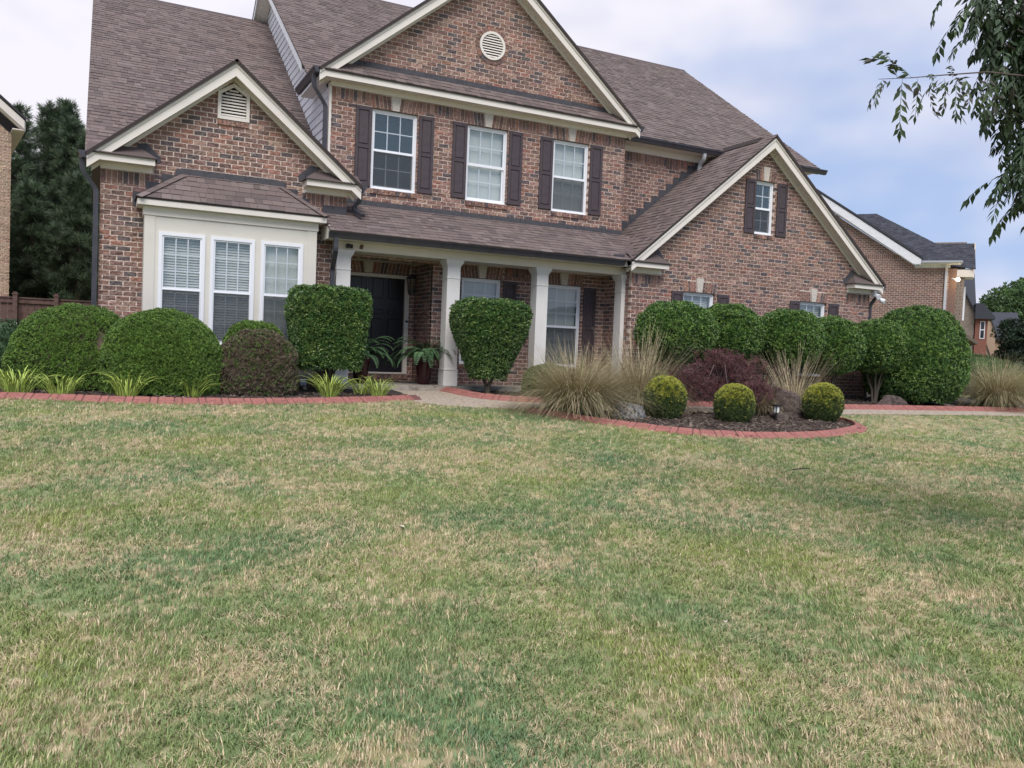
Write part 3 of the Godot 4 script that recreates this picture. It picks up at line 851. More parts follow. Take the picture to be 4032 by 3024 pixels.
	for i in 3:
		window(H, bw[i][0], bw[i][1], 0.65, 2.44, zB + 0.020, 3, 3, 1.53, "slats" if i < 2 else "shade", true, ["white bay window with slatted blind, beside the brick corner", "middle white bay window with slatted blind", "white bay window with plain shade, nearest the porch"][i], 0.052)
	# its hipped roof
	var e := [Vector3(-3.33, 2.948, 1.15), Vector3(-0.275, 2.948, 1.15), Vector3(-0.95, 3.455, 0.607), Vector3(-2.64, 3.455, 0.607)]
	var vb: Vector3 = Vector3(0, 0.507, -0.543); var lb := vb.length(); vb = vb.normalized()
	shingles(H, "bay_roof", V2([-3.33, 0, -0.275, 0, -0.95, lb, -2.64, lb]), Vector3(0, 2.948, 1.15), X, vb, true)
	var hs := MB.new()
	hs.tri(e[0], e[3], Vector3(-3.33, 2.948, 0.607), Color(0.12, 0.09, 0.09)); hs.tri(e[1], Vector3(-0.275, 2.948, 0.607), e[2], Color(0.12, 0.09, 0.09))
	part("bay_roof_side", hs, M.shingle, H)
	for s in [[e[0], e[3]], [e[1], e[2]]]:
		var a: Vector3 = s[0]; var b: Vector3 = s[1]
		var k := 5
		for i in k:
			var p := a.lerp(b, (i + 0.0) / k) + Vector3(0, 0.012 + 0.002 * (i % 2), 0.0); var q := a.lerp(b, (i + 1.06) / k) + Vector3(0, 0.007, 0.0)
			var sd: float = signf(b.x - a.x)
			var across := Vector3(-0.07 * sd, -0.055, 0.0); var down := Vector3(0.085 * sd, -0.03, 0.065)
			var hc := MB.new()
			var col := tab_colour()
			hc.quad(p, q, q + down, p + down, col); hc.quad(q, p, p + across, q + across, col)
			part("hip_shingle", hc, M.shingle, H)
	sheet(H, "flashing", V2([-2.72, 3.44, -0.90, 3.44, -0.90, 3.53, -1.1, 3.565, -2.6, 3.565, -2.72, 3.535]), zL, 0.011, M.flashing)
	for q in [[-2.93, -2.715, 3.30, 3.435], [-3.17, -2.925, 3.12, 3.28], [-3.36, -3.165, 2.86, 3.10], [-0.905, -0.70, 3.30, 3.44], [-0.705, -0.49, 3.14, 3.30]]:
		sheet(H, "step_flashing", rect(q[0], q[1], q[2], q[3]), zL, 0.012 + 0.0006 * (int(absf(q[0]) * 40) % 4), M.flashing)

	# ---- windows and shutters of the brick fronts
	var lab := ["upper window with dark reflecting panes, beside the left wing", "middle upper window with a pale shade over its whole height", "upper window with a dark screened lower half, beside the wing roof"]
	for i in 3:
		window(H, wins[i][0], wins[i][1], 3.754, 5.262, -0.045, 3, 2, 4.49, ["none", "shade", "shade"][i], i != 1, lab[i])
		shutter(H, wins[i][0] - 0.325, wins[i][0] - 0.012, 3.767, 5.268, 0.0); shutter(H, wins[i][1] + 0.025, wins[i][1] + 0.338, 3.767, 5.268, 0.0)
	window(H, 2.768, 3.652, 0.44, 2.195, -0.05, 3, 3, 1.30, "shade", true, "porch window half hidden by the clipped shrub")
	window(H, 4.70, 5.592, 0.44, 2.195, -0.05, 3, 3, 1.30, "shade", true, "porch window between two columns")
	for x in [[2.43, 2.74], [3.69, 4.0], [4.365, 4.675], [5.645, 5.955]]: shutter(H, x[0], x[1], 0.42, 2.178, 0.0)
	window(H, 9.43, 9.98, 3.62, 4.815, zR - 0.05, 2, 2, 4.20, "none", true, "small attic window with dark panes in the right gable")
	shutter(H, 9.121, 9.415, 3.608, 4.818, zR); shutter(H, 10.06, 10.363, 3.608, 4.818, zR)
	for i in 2:
		var w: Array = gw[i]
		window(H, w[0], w[1], 0.43, 2.178, zR - 0.05, 3, 3, 1.29, "slats", true, ["ground-floor wing window near the porch", "ground-floor wing window near the house corner"][i])
		shutter(H, w[0] - 0.32, w[0] - 0.012, 0.42, 2.172, zR); shutter(H, w[1] + 0.075, w[1] + 0.395, 0.42, 2.178, zR)

	# ---- gable vents
	var vf := MB.new()
	var inner := V2([-2.025, 4.53, -1.615, 4.53, -1.615, 4.90, -1.82, 5.035, -2.025, 4.90])
	for i in 5:
		var j := (i + 1) % 5
		vf.prism(PackedVector2Array([ventL[i], ventL[j], inner[j], inner[i]]), oL, X, Vector3.UP, Zf, -0.05, 0.035)
	var vent := part("gable_vent", vf, M.trim, H, "pointed louvred vent in the left gable")
	var dk := MB.new(); dk.prism(inner, oL, X, Vector3.UP, Zf, -0.09, -0.005); part("vent_back", dk, M.room, vent)
	for i in 9:
		var y := 4.555 + i * 0.052
		var ww := 0.20 if y < 4.87 else maxf(0.20 - (y - 4.87) * 1.25, 0.02)
		var s := MB.new(); s.box(Vector3(-1.82, y, zL + 0.012), Vector3(ww * 2, 0.036, 0.008), Color.WHITE, Basis(X, -0.62)); part("slat", s, M.trim, vent)
	var rvf := MB.new()
	var co := circle(vc, 0.284, 40); var ci := circle(vc, 0.235, 40)
	for i in 40:
		var j := (i + 1) % 40
		rvf.prism(PackedVector2Array([co[i], co[j], ci[j], ci[i]]), Vector3.ZERO, X, Vector3.UP, Zf, -0.05, 0.03)
	var rvn := part("round_vent", rvf, M.trim, H, "round louvred vent in the middle gable")
	var rbk := MB.new(); rbk.prism(ci, Vector3.ZERO, X, Vector3.UP, Zf, -0.09, -0.003); part("vent_back", rbk, M.room, rvn)
	for i in 9:
		var y := -0.205 + i * 0.051
		var ww := sqrt(maxf(0.238 * 0.238 - y * y, 0.0001))
		var s := MB.new(); s.box(Vector3(vc.x, vc.y + y, 0.010), Vector3(ww * 2, 0.036, 0.008), Color.WHITE, Basis(X, -0.62)); part("slat", s, M.trim, rvn)

	# ---- porch: slab, columns, door
	var slab := MB.new()
	slab.span(-0.05, 6.17, -0.16, 0.022, -0.995, 0.98)
	part("porch_slab", slab, M.concrete, H)
	for c in [[-0.02, 0.238], [2.118, 2.382], [4.05, 4.308], [6.078, 6.172]]:
		var col := pivot("column", H)
		var zf := 0.827; var zb: float = zf - 0.26
		var sh2 := MB.new(); sh2.span(c[0], c[1], 0.338, 2.30, zb, zf); part("shaft", sh2, M.column, col)
		var pl := MB.new(); pl.span(c[0] - 0.012, c[1] + (0.012 if c[1] < 6.1 else 0.0), 0.0235, 0.325, zb - 0.012, zf + 0.012)
		pl.span(c[0] - 0.024, c[1] + (0.024 if c[1] < 6.1 else 0.0), 0.325, 0.3375, zb - 0.02, zf + 0.022); part("plinth", pl, M.column, col)
		var nk := MB.new(); nk.span(c[0] - 0.011, c[1] + (0.011 if c[1] < 6.1 else 0.0), 2.078, 2.092, zb - 0.011, zf + 0.011); part("neck_band", nk, M.column, col)
		var cp := MB.new()
		var steps := [0.006, 0.020, 0.034, 0.046, 0.052]
		for i in 5:
			var g: float = steps[i]
			cp.span(c[0] - g, c[1] + (g if c[1] < 6.1 else 0.0), 2.30 + i * 0.0265, 2.30 + (i + 1) * 0.0265, zb - g, zf + g)
		part("capital", cp, M.column, col)
	# double door
	var dc := MB.new()
	var dz := -1.0
	dc.span(0.212, 0.30, 0.165, 2.212, dz - 0.12, dz + 0.012); dc.span(1.905, 1.998, 0.165, 2.212, dz - 0.12, dz + 0.012); dc.span(0.30, 1.905, 2.145, 2.212, dz - 0.12, dz + 0.0115)
	dc.span(0.30, 1.905, 0.163, 0.192, dz - 0.12, dz + 0.02)
	part("door_frame", dc, M.trim, H)
	for x in [[0.302, 1.098], [1.108, 1.903]]:
		var lf := MB.new(); lf.span(x[0], x[1], 0.195, 2.143, dz - 0.09, dz - 0.05)
		var dl := part("door", lf, M.door, H)
		for j in 4:
			var py: float = [0.36, 0.95, 1.32, 1.80][j]; var ph: float = [0.44, 0.50, 0.14, 0.46][j]
			for i in 2:
				var px: float = lerpf(x[0], x[1], 0.29 + 0.42 * i)
				var pn := MB.new(); pn.slab(Vector3(px, py + 0.12, dz - 0.047), Vector3(0.24, ph - 0.04, 0.016), 0.014)
				part("panel", pn, M.door, dl)
	var as_ := MB.new(); as_.span(1.092, 1.114, 0.195, 2.143, dz - 0.049, dz - 0.038); part("astragal", as_, M.door_edge, H)
	var bell := MB.new(); bell.span(1.935, 1.973, 1.14, 1.24, dz + 0.0125, dz + 0.035)
	var bl := part("doorbell", bell, M.vinyl, H, "small white doorbell with a dark cap on the door frame")
	var bc := MB.new(); bc.span(1.93, 1.978, 1.243, 1.285, dz + 0.0125, dz + 0.04); part("doorbell_cap", bc, M.door, bl)
	finish_tabs(H, 300)

# ---------------------------------------------------------------- plants
func leaf_mesh(mb: MB, base: Vector3, dir: Vector3, up: Vector3, length: float, width: float, col: Color, fold := 0.25) -> void:
	var side := dir.cross(up).normalized()
	var nr := side.cross(dir).normalized()
	var tip := base + dir * length
	var mid := base + dir * length * 0.45
	var l := mid - side * width * 0.5 + nr * width * fold; var r := mid + side * width * 0.5 + nr * width * fold
	mb.tri(base, mid, l, col); mb.tri(mid, tip, l, col); mb.tri(base, r, mid, col); mb.tri(mid, r, tip, col)
# a sprig of n leaves growing along +y
func sprig(n: int, spread: float, length: float, width: float, m: Material, s: int) -> Mesh:
	var r := RandomNumberGenerator.new(); r.seed = s
	var mb := MB.new()
	for i in n:
		var a := TAU * (i * 0.382 + r.randf() * 0.12)
		var tilt := r.randf_range(0.25, 1.15)
		var d := Vector3(cos(a) * sin(tilt), cos(tilt), sin(a) * sin(tilt))
		var b := Vector3(r.randf_range(-1, 1), r.randf_range(-0.5, 0.6), r.randf_range(-1, 1)) * spread
		var t := r.randf_range(0.75, 1.2)
		leaf_mesh(mb, b, d, Vector3.UP if absf(d.y) < 0.9 else Vector3.RIGHT, length * r.randf_range(0.75, 1.15), width, Color(t, t, t))
	return mb.mesh(m)
func facing(n: Vector3, spin: float, s: float) -> Basis:
	var x := n.cross(Vector3(0.31, 0.2, 0.93)).normalized()
	var z := x.cross(n)
	return Basis(x, n, z).rotated(n, spin).scaled(Vector3.ONE * s) if false else Basis(x.rotated(n, spin) * s, n * s, z.rotated(n, spin) * s)
# closed clipped shrub: at = centre of the ellipsoid, R = half sizes
func shrub_body(o: Node3D, R: Vector3, e: float, low: float, taper: float, count: int, mesh: Mesh, cols: Array, lump: float, s: int, core_col: Color, centre_y: float, top_col := Color(-1, 0, 0), thin := 0.0, bare: Array = []) -> void:
	var ns := fbm(s, 0.9 / maxf(R.x, 0.3), 3)
	var f := func(d: Vector3) -> Vector3:
		var t := 1.0 + taper * d.y
		var k: float = pow(pow(absf(d.x / (R.x * t)), e) + pow(absf(d.y / R.y), e) + pow(absf(d.z / (R.z * t)), e), -1.0 / e)
		return d * k * (1.0 + lump * ns.get_noise_3dv(d * R * 2.0))
	var core := MB.new()
	var nu := 26; var nv := 14
	for i in nv:
		for j in nu:
			var q: Array = []
			for p in [[i, j], [i, j + 1], [i + 1, j + 1], [i + 1, j]]:
				var th: float = PI * p[0] / nv; var ph: float = TAU * p[1] / nu
				var w: Vector3 = f.call(Vector3(sin(th) * cos(ph), cos(th), sin(th) * sin(ph))) * 0.90
				w.y = maxf(w.y, low)
				q.append(w + Vector3(0, centre_y, 0))
			core.quad(q[0], q[1], q[2], q[3], core_col)
	part("inner_twigs", core, M.twig, o)
	var tr: Array = []; var cl: Array = []
	var i := 0
	var tries := 0
	while i < count and tries < count * 4:
		tries += 1
		var y := rng.randf_range(-1, 1); var a := rng.randf() * TAU; var q := sqrt(1 - y * y)
		var d := Vector3(q * cos(a), y, q * sin(a))
		var p: Vector3 = f.call(d)
		if p.y < low: continue
		var skip := false
		for b in bare:
			if p.distance_to(b[0]) < b[1] * (1.0 + 0.5 * ns.get_noise_3dv(p * 5.0)) and rng.randf() < b[2]: skip = true
		if skip: continue
		# even spread over the surface rather than over the directions
		if rng.randf() > clampf(p.length_squared() / (maxf(R.x, maxf(R.y, R.z)) * maxf(R.x, maxf(R.y, R.z))), 0.12, 1.0): continue
		var e1: Vector3 = f.call((d + Vector3(0.03, 0.0, 0.0)).normalized()); var e2: Vector3 = f.call((d + Vector3(0, 0.03, 0)).normalized()); var e3: Vector3 = f.call((d + Vector3(0, 0, 0.03)).normalized())
		var n := Vector3.ZERO
		for c in [(e1 - p).cross(e2 - p), (e2 - p).cross(e3 - p), (e3 - p).cross(e1 - p)]:
			n += c * (1.0 if c.dot(d) > 0 else -1.0)
		n = (n.normalized() + d * 0.15 + Vector3(rng.randf_range(-1, 1), rng.randf_range(-0.6, 1.0), rng.randf_range(-1, 1)) * 0.35).normalized()
		p *= rng.randf_range(0.93, 1.012)
		tr.append(Transform3D(facing(n, rng.randf() * TAU, rng.randf_range(0.8, 1.2)), p + Vector3(0, centre_y, 0)))
		var c: Color = cols[rng.randi() % cols.size()]
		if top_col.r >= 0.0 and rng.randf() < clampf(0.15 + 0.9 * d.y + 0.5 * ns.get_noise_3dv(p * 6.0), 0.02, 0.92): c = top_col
		var t := rng.randf_range(0.78, 1.2) * (1.0 + 0.25 * ns.get_noise_3dv(p * 3.0))
		t *= 1.35
		cl.append(Color(c.r * t, c.g * t, c.b * t))
		i += 1
	many("foliage", mesh, tr, cl, o)
func stems(o: Node3D, h: float, spread: float, n: int, r0: float, col: Color) -> void:
	for i in n:
		var a := TAU * i / n + rng.randf()
		var d := Vector3(cos(a), 0, sin(a))
		var mb := MB.new()
		mb.tube([d * 0.03 - Vector3(0, 0.08, 0), d * spread * 0.25 + Vector3(0, h * 0.35, 0), d * spread * 0.6 + Vector3(0, h * 0.7, 0) + d.cross(Vector3.UP) * 0.04, d * spread + Vector3(0, h * 1.15, 0)], [r0, r0 * 0.85, r0 * 0.7, r0 * 0.5], 7, col)
		part("stem", mb, M.bark, o)
# arching strap leaf with its foot at the origin, rising along +y and bending to +x
func strap(length: float, width: float, bend: float, segs: int, m: Material, col: Color, droop := 1.0) -> Mesh:
	var mb := MB.new()
	var p := Vector3.ZERO; var ang := 0.12
	var pts: Array = []; var wd: Array = []
	for i in segs + 1:
		pts.append(p); var t := float(i) / segs
		wd.append(width * (0.55 + 0.9 * t) * (1.0 - pow(t, 2.2)) + 0.001)
		p += Vector3(sin(ang), cos(ang), 0) * length / segs
		ang += bend / segs * (0.5 + droop * t * 1.6)
	for i in segs:
		var a: Vector3 = pts[i]; var b: Vector3 = pts[i + 1]
		var n := (b - a).cross(Vector3(0, 0, 1)).normalized() * 0.18
		for s in [-1.0, 1.0]:
			var wa: float = wd[i]; var wb: float = wd[i + 1]
			mb.quad(a, b, b + Vector3(0, 0, s * wb * 0.5) + n * wb, a + Vector3(0, 0, s * wa * 0.5) + n * wa, col)
	return mb.mesh(m)
func daylily(label: String, at: Vector3, w: float, h: float, n: int, s: int) -> void:
	var o := thing("daylily_clump", label, "plant", at, 0.0, "daylily clumps along the red edging")
	for i in n * 2:
		var a := rng.randf() * TAU
		var r := sqrt(rng.randf()) * w * 0.30
		var sc := h / 0.30 * rng.randf_range(0.75, 1.15)
		var b := (Basis(Vector3.UP, a + rng.randf_range(-0.6, 0.6)) * Basis(Vector3.BACK, -rng.randf_range(-0.1, 0.45))).scaled(Vector3(sc, sc, sc))
		inst("leaf", M.straps[rng.randi() % M.straps.size()], o, Transform3D(b, Vector3(cos(a) * r, -0.01, -sin(a) * r)))
func grass_clump(label: String, at: Vector3, w: float, h: float, n: int, stalks: int, stalk_h: float, greenish: float, s: int) -> void:
	var o := thing("ornamental_grass", label, "grass clump", at, 0.0)
	var mb := MB.new()
	for k in [0, 1]:
		var cnt := n if k == 0 else stalks
		if k == 1: mb = MB.new()
		for i in cnt:
			var a := rng.randf() * TAU
			var d := Vector3(cos(a), 0, sin(a))
			var rr := sqrt(rng.randf())
			var foot := d * rr * w * 0.16
			var L := (h * rng.randf_range(0.75, 1.25)) if k == 0 else stalk_h * rng.randf_range(0.75, 1.1)
			var lean := (0.10 + 0.75 * rr * rng.randf_range(0.5, 1.2)) if k == 0 else (0.05 + 0.55 * rr)
			var bend := rng.randf_range(0.9, 2.3) * (0.3 + rr * 0.8) if k == 0 else rng.randf_range(0.05, 0.35)
			var p := foot; var ang := lean
			var segs := 6 if k == 0 else 4
			var wd := rng.randf_range(0.0020, 0.0038) if k == 0 else rng.randf_range(0.003, 0.005)
			var side := d.cross(Vector3.UP)
			var g := rng.randf() < greenish
			var t := rng.randf_range(0.7, 1.2)
			var col := Color(0.44 * t, 0.355 * t, 0.21 * t)
			if g: col = Color(0.24 * t, 0.255 * t, 0.12 * t)
			elif rng.randf() < 0.3: col = Color(0.56 * t, 0.47 * t, 0.30 * t)
			if k == 1: col = Color(0.50 * t, 0.42 * t, 0.27 * t)
			var swirl := rng.randf_range(-0.5, 0.5)
			for q in segs:
				var dir := (d.rotated(Vector3.UP, swirl * q / segs) * sin(ang) + Vector3.UP * cos(ang))
				var nx := p + dir * L / segs
				if nx.y < 0.01: nx.y = 0.01 + rng.randf() * 0.02
				var wa := wd * (1.0 - float(q) / segs * 0.75); var wb := wd * (1.0 - float(q + 1) / segs * 0.75)
				mb.quad(p - side * wa, p + side * wa, nx + side * wb, nx - side * wb, col)
				p = nx; ang += bend / segs
		if cnt: 
			var q := part("blades" if k == 0 else "flower_stalks", mb, M.straw, o)
			q.set_meta("kind", "stuff")
func fern(label: String, at: Vector3) -> void:
	var o := thing("potted_fern", label, "potted plant", at)
	var mb := MB.new()
	mb.lathe([Vector2(0.0, 0.0), Vector2(0.105, 0.0), Vector2(0.112, 0.012), Vector2(0.135, 0.15), Vector2(0.165, 0.34), Vector2(0.182, 0.46), Vector2(0.196, 0.475), Vector2(0.196, 0.515), Vector2(0.178, 0.52), Vector2(0.170, 0.47), Vector2(0.0, 0.46)], Vector3.ZERO, 28)
	part("pot", mb, M.glaze, o)
	var so := MB.new(); so.lathe([Vector2(0.172, 0.485), Vector2(0.0, 0.495)], Vector3.ZERO, 20); part("soil", so, M.mulch, o)
	for i in 64:
		var a := TAU * i * 0.382 + rng.randf_range(-0.2, 0.2)
		var sc := rng.randf_range(1.0, 1.45)
		var tilt := rng.randf_range(-0.25, 0.75)
		var b := Basis(Vector3.UP, a) * Basis(Vector3.BACK, -tilt)
		inst("frond", M.fronds[rng.randi() % M.fronds.size()], o, Transform3D(b.scaled(Vector3.ONE * sc), Vector3(cos(a) * 0.05, 0.48, -sin(a) * 0.05)))
func frond_mesh(s: int, m: Material) -> Mesh:
	var r := RandomNumberGenerator.new(); r.seed = s
	var mb := MB.new()
	var p := Vector3.ZERO; var ang := 0.35
	var L := 0.56; var k := 20
	for i in k:
		var d := Vector3(sin(ang), cos(ang), 0)
		var nx := p + d * L / k
		var t := float(i) / k
		var g := r.randf_range(0.75, 1.15)
		var col := Color(0.075 * g, 0.150 * g, 0.065 * g)
		mb.quad(p + Vector3(0, 0, -0.0015), nx + Vector3(0, 0, -0.0015), nx + Vector3(0, 0, 0.0015), p + Vector3(0, 0, 0.0015), col)
		var ll := 0.075 * (1.0 - pow(absf(t * 1.5 - 0.55), 2.0)) + 0.006
		if i > 1:
			for q in [-1.0, 1.0]: leaf_mesh(mb, nx, (Vector3(0, 0, q) + d * 0.35 - Vector3(0, 0.25, 0)).normalized(), Vector3.UP, maxf(ll, 0.012), 0.026, col, 0.1)
		p = nx; ang += 2.35 / k * (0.4 + 1.1 * t)
	return mb.mesh(m)
func rock(label: String, at: Vector3, size: Vector3, turn: float, s: int, m: Material, sharp := 1.6) -> void:
	var ns := fbm(s, 1.1, 4); var fine := fbm(s + 7, 6.0, 3)
	var planes: Array = []
	var r := RandomNumberGenerator.new(); r.seed = s
	for i in 11:
		var d := Vector3(r.randf_range(-1, 1), r.randf_range(-0.3, 1), r.randf_range(-1, 1)).normalized()
		planes.append([d, r.randf_range(0.62, 0.95)])
	planes.append([Vector3(0.12, 1, 0.1).normalized(), 0.62]); planes.append([Vector3(-0.9, 0.25, 0.5).normalized(), 0.8])
	var mb := MB.new()
	var nu := 40; var nv := 22
	var f := func(i: int, j: int) -> Vector3:
		var th := PI * i / nv; var ph := TAU * (j % nu) / nu
		var d := Vector3(sin(th) * cos(ph), cos(th), sin(th) * sin(ph))
		var k := 1.1
		for p in planes:
			var c: float = d.dot(p[0])
			if c > 0.05: k = minf(k, p[1] / c)
		k *= 1.0 + 0.09 * ns.get_noise_3dv(d * 2.0) + 0.05 * fine.get_noise_3dv(d * 2.0)
		var w := d * k
		return Vector3(w.x * size.x * 0.5, maxf(w.y, -0.35) * size.y * 0.74 + size.y * 0.18, w.z * size.z * 0.5)
	for i in nv:
		for j in nu: mb.quad(f.call(i, j), f.call(i, j + 1), f.call(i + 1, j + 1), f.call(i + 1, j), Color.WHITE)
	var o := part("rock", mb, m, self)
	o.position = at; o.rotation.y = turn
	tag(o, label, "rock")
# a broad-leaved tree: trunk, limbs and leaf sprigs gathered in clumps
func tree(called: String, label: String, at: Vector3, trunk_h: float, r0: float, crown_c: Vector3, crown_r: Vector3, clumps: int, per: int, mesh: Mesh, cols: Array, s: int, clump_r := 0.28, group := "") -> Node3D:
	var o := thing(called, label, "tree", at, 0.0, group)
	var r := RandomNumberGenerator.new(); r.seed = s
	var tk := MB.new()
	tk.tube([Vector3(0, -0.2, 0), Vector3(0.02, trunk_h * 0.4, 0.03), Vector3(0.0, trunk_h, 0.0), crown_c + Vector3(0, crown_r.y * 0.4, 0)], [r0 * 1.25, r0, r0 * 0.8, r0 * 0.25], 9, Color(0.09, 0.07, 0.055))
	part("trunk", tk, M.bark, o)
	var tr: Array = []; var cl: Array = []
	for k in clumps:
		var d := Vector3(r.randf_range(-1, 1), r.randf_range(-1, 1), r.randf_range(-1, 1))
		while d.length() > 1.0 or d.length() < 0.35: d = Vector3(r.randf_range(-1, 1), r.randf_range(-1, 1), r.randf_range(-1, 1))
		var c := crown_c + d * crown_r
		if k < 26:
			var lm := MB.new()
			var st := Vector3(0, lerpf(trunk_h * 0.75, crown_c.y + crown_r.y * 0.3, r.randf()), 0)
			lm.tube([st, st.lerp(c, 0.5) + Vector3(0, -0.06 * st.distance_to(c), 0), c], [r0 * 0.4, r0 * 0.25, r0 * 0.08], 6, Color(0.08, 0.062, 0.05))
			part("limb", lm, M.bark, o)
		var cr := clump_r * maxf(crown_r.x, crown_r.y) * r.randf_range(0.7, 1.35)
		var tone := r.randf_range(0.8, 1.2)
		for i in per:
			var u := Vector3(r.randf_range(-1, 1), r.randf_range(-1, 1), r.randf_range(-1, 1))
			while u.length() > 1.0: u = Vector3(r.randf_range(-1, 1), r.randf_range(-1, 1), r.randf_range(-1, 1))
			u = u.normalized() * pow(u.length(), 0.6)
			var n := (u + Vector3(0, 0.5, 0) + Vector3(r.randf_range(-1, 1), r.randf_range(-1, 1), r.randf_range(-1, 1)) * 0.5).normalized()
			tr.append(Transform3D(facing(n, r.randf() * TAU, r.randf_range(0.75, 1.25)), c + u * cr * Vector3(1, 0.75, 1)))
			var cc: Color = cols[r.randi() % cols.size()]
			var t := tone * r.randf_range(0.8, 1.2)
			cl.append(Color(cc.r * t, cc.g * t, cc.b * t))
	many("crown", mesh, tr, cl, o)
	return o
func pine(label: String, at: Vector3, h: float, w: float, s: int, bottom := 0.12) -> void:
	var o := thing("pine_tree", label, "tree", at, 0.0, "dark pines behind the fence")
	var r := RandomNumberGenerator.new(); r.seed = s
	var tk := MB.new(); tk.tube([Vector3(0, -0.3, 0), Vector3(0.05, h * 0.5, 0), Vector3(0, h * 0.97, 0)], [0.17, 0.11, 0.02], 8, Color(0.10, 0.075, 0.06)); part("trunk", tk, M.bark, o)
	var tr: Array = []; var cl: Array = []
	var y := h * bottom
	while y < h:
		var f := (y / h - bottom) / (1.0 - bottom)
		var rad := w * 0.5 * (1.0 - pow(f, 1.6)) * r.randf_range(0.75, 1.1) + 0.12
		var nb := 5 + r.randi() % 3
		var a0 := r.randf() * TAU
		for b in nb:
			var a := a0 + TAU * b / nb + r.randf_range(-0.3, 0.3)
			var d := Vector3(cos(a), r.randf_range(-0.05, 0.35), sin(a))
			var L := rad * r.randf_range(0.65, 1.15)
			var br := MB.new()
			if b % 2 == 0 and f < 0.8:
				br.tube([Vector3(0, y, 0), Vector3(0, y, 0) + d * L * 0.5, Vector3(0, y, 0) + d * L + Vector3(0, 0.12, 0)], [0.03, 0.02, 0.006], 4, Color(0.09, 0.07, 0.055))
				part("branch", br, M.bark, o)
			var k := int(5 + L * 9)
			for i in k:
				var q := sqrt(r.randf_range(0.05, 1.0))
				var p := Vector3(0, y, 0) + d * L * q + Vector3(r.randf_range(-1, 1), r.randf_range(-0.7, 0.9), r.randf_range(-1, 1)) * 0.22
				var n := (d + Vector3(r.randf_range(-0.5, 0.5), r.randf_range(0.2, 1.1), r.randf_range(-0.5, 0.5))).normalized()
				tr.append(Transform3D(facing(n, r.randf() * TAU, r.randf_range(0.8, 1.35)), p))
				var t := r.randf_range(0.65, 1.3)
				cl.append(Color(0.085 * t, 0.128 * t, 0.066 * t))
		y += r.randf_range(0.22, 0.38)
	many("crown", M.needles, tr, cl, o)

# ---------------------------------------------------------------- ground and beds
func ground_sheet(called: String, poly: PackedVector2Array, up: float, m: Material, thick := 0.0) -> MeshInstance3D:
	var mb := MB.new()
	# cut along z so that the sheet follows the slope
	var b := bounds(poly)
	var z := b.position.y
	while z < b.end.y:
		for q in Geometry2D.intersect_polygons(poly, rect(b.position.x - 1, b.end.x + 1, z, minf(z + 0.4, b.end.y))):
			var ids := Geometry2D.triangulate_polygon(q)
			for i in range(0, ids.size(), 3):
				var w: Array = []
				for k in 3: w.append(on_ground(q[ids[i + k]].x, q[ids[i + k]].y, up))
				if (w[1] - w[0]).cross(w[2] - w[0]).y < 0: mb.tri(w[0], w[2], w[1])
				else: mb.tri(w[0], w[1], w[2])
		z += 0.4
	lawn_gaps[called] = poly
	return struct(called, mb, m)
func smooth_line(pts: Array, step: float) -> PackedVector2Array:
	var c := Curve2D.new()
	for i in pts.size():
		var t: Vector2 = (pts[mini(i + 1, pts.size() - 1)] - pts[maxi(i - 1, 0)]) * 0.18
		c.add_point(pts[i], -t, t)
	c.bake_interval = 0.02
	var out := PackedVector2Array()
	var L := c.get_baked_length()
	var k := int(L / step)
	for i in k + 1: out.append(c.sample_baked(L * i / k, true))
	return out
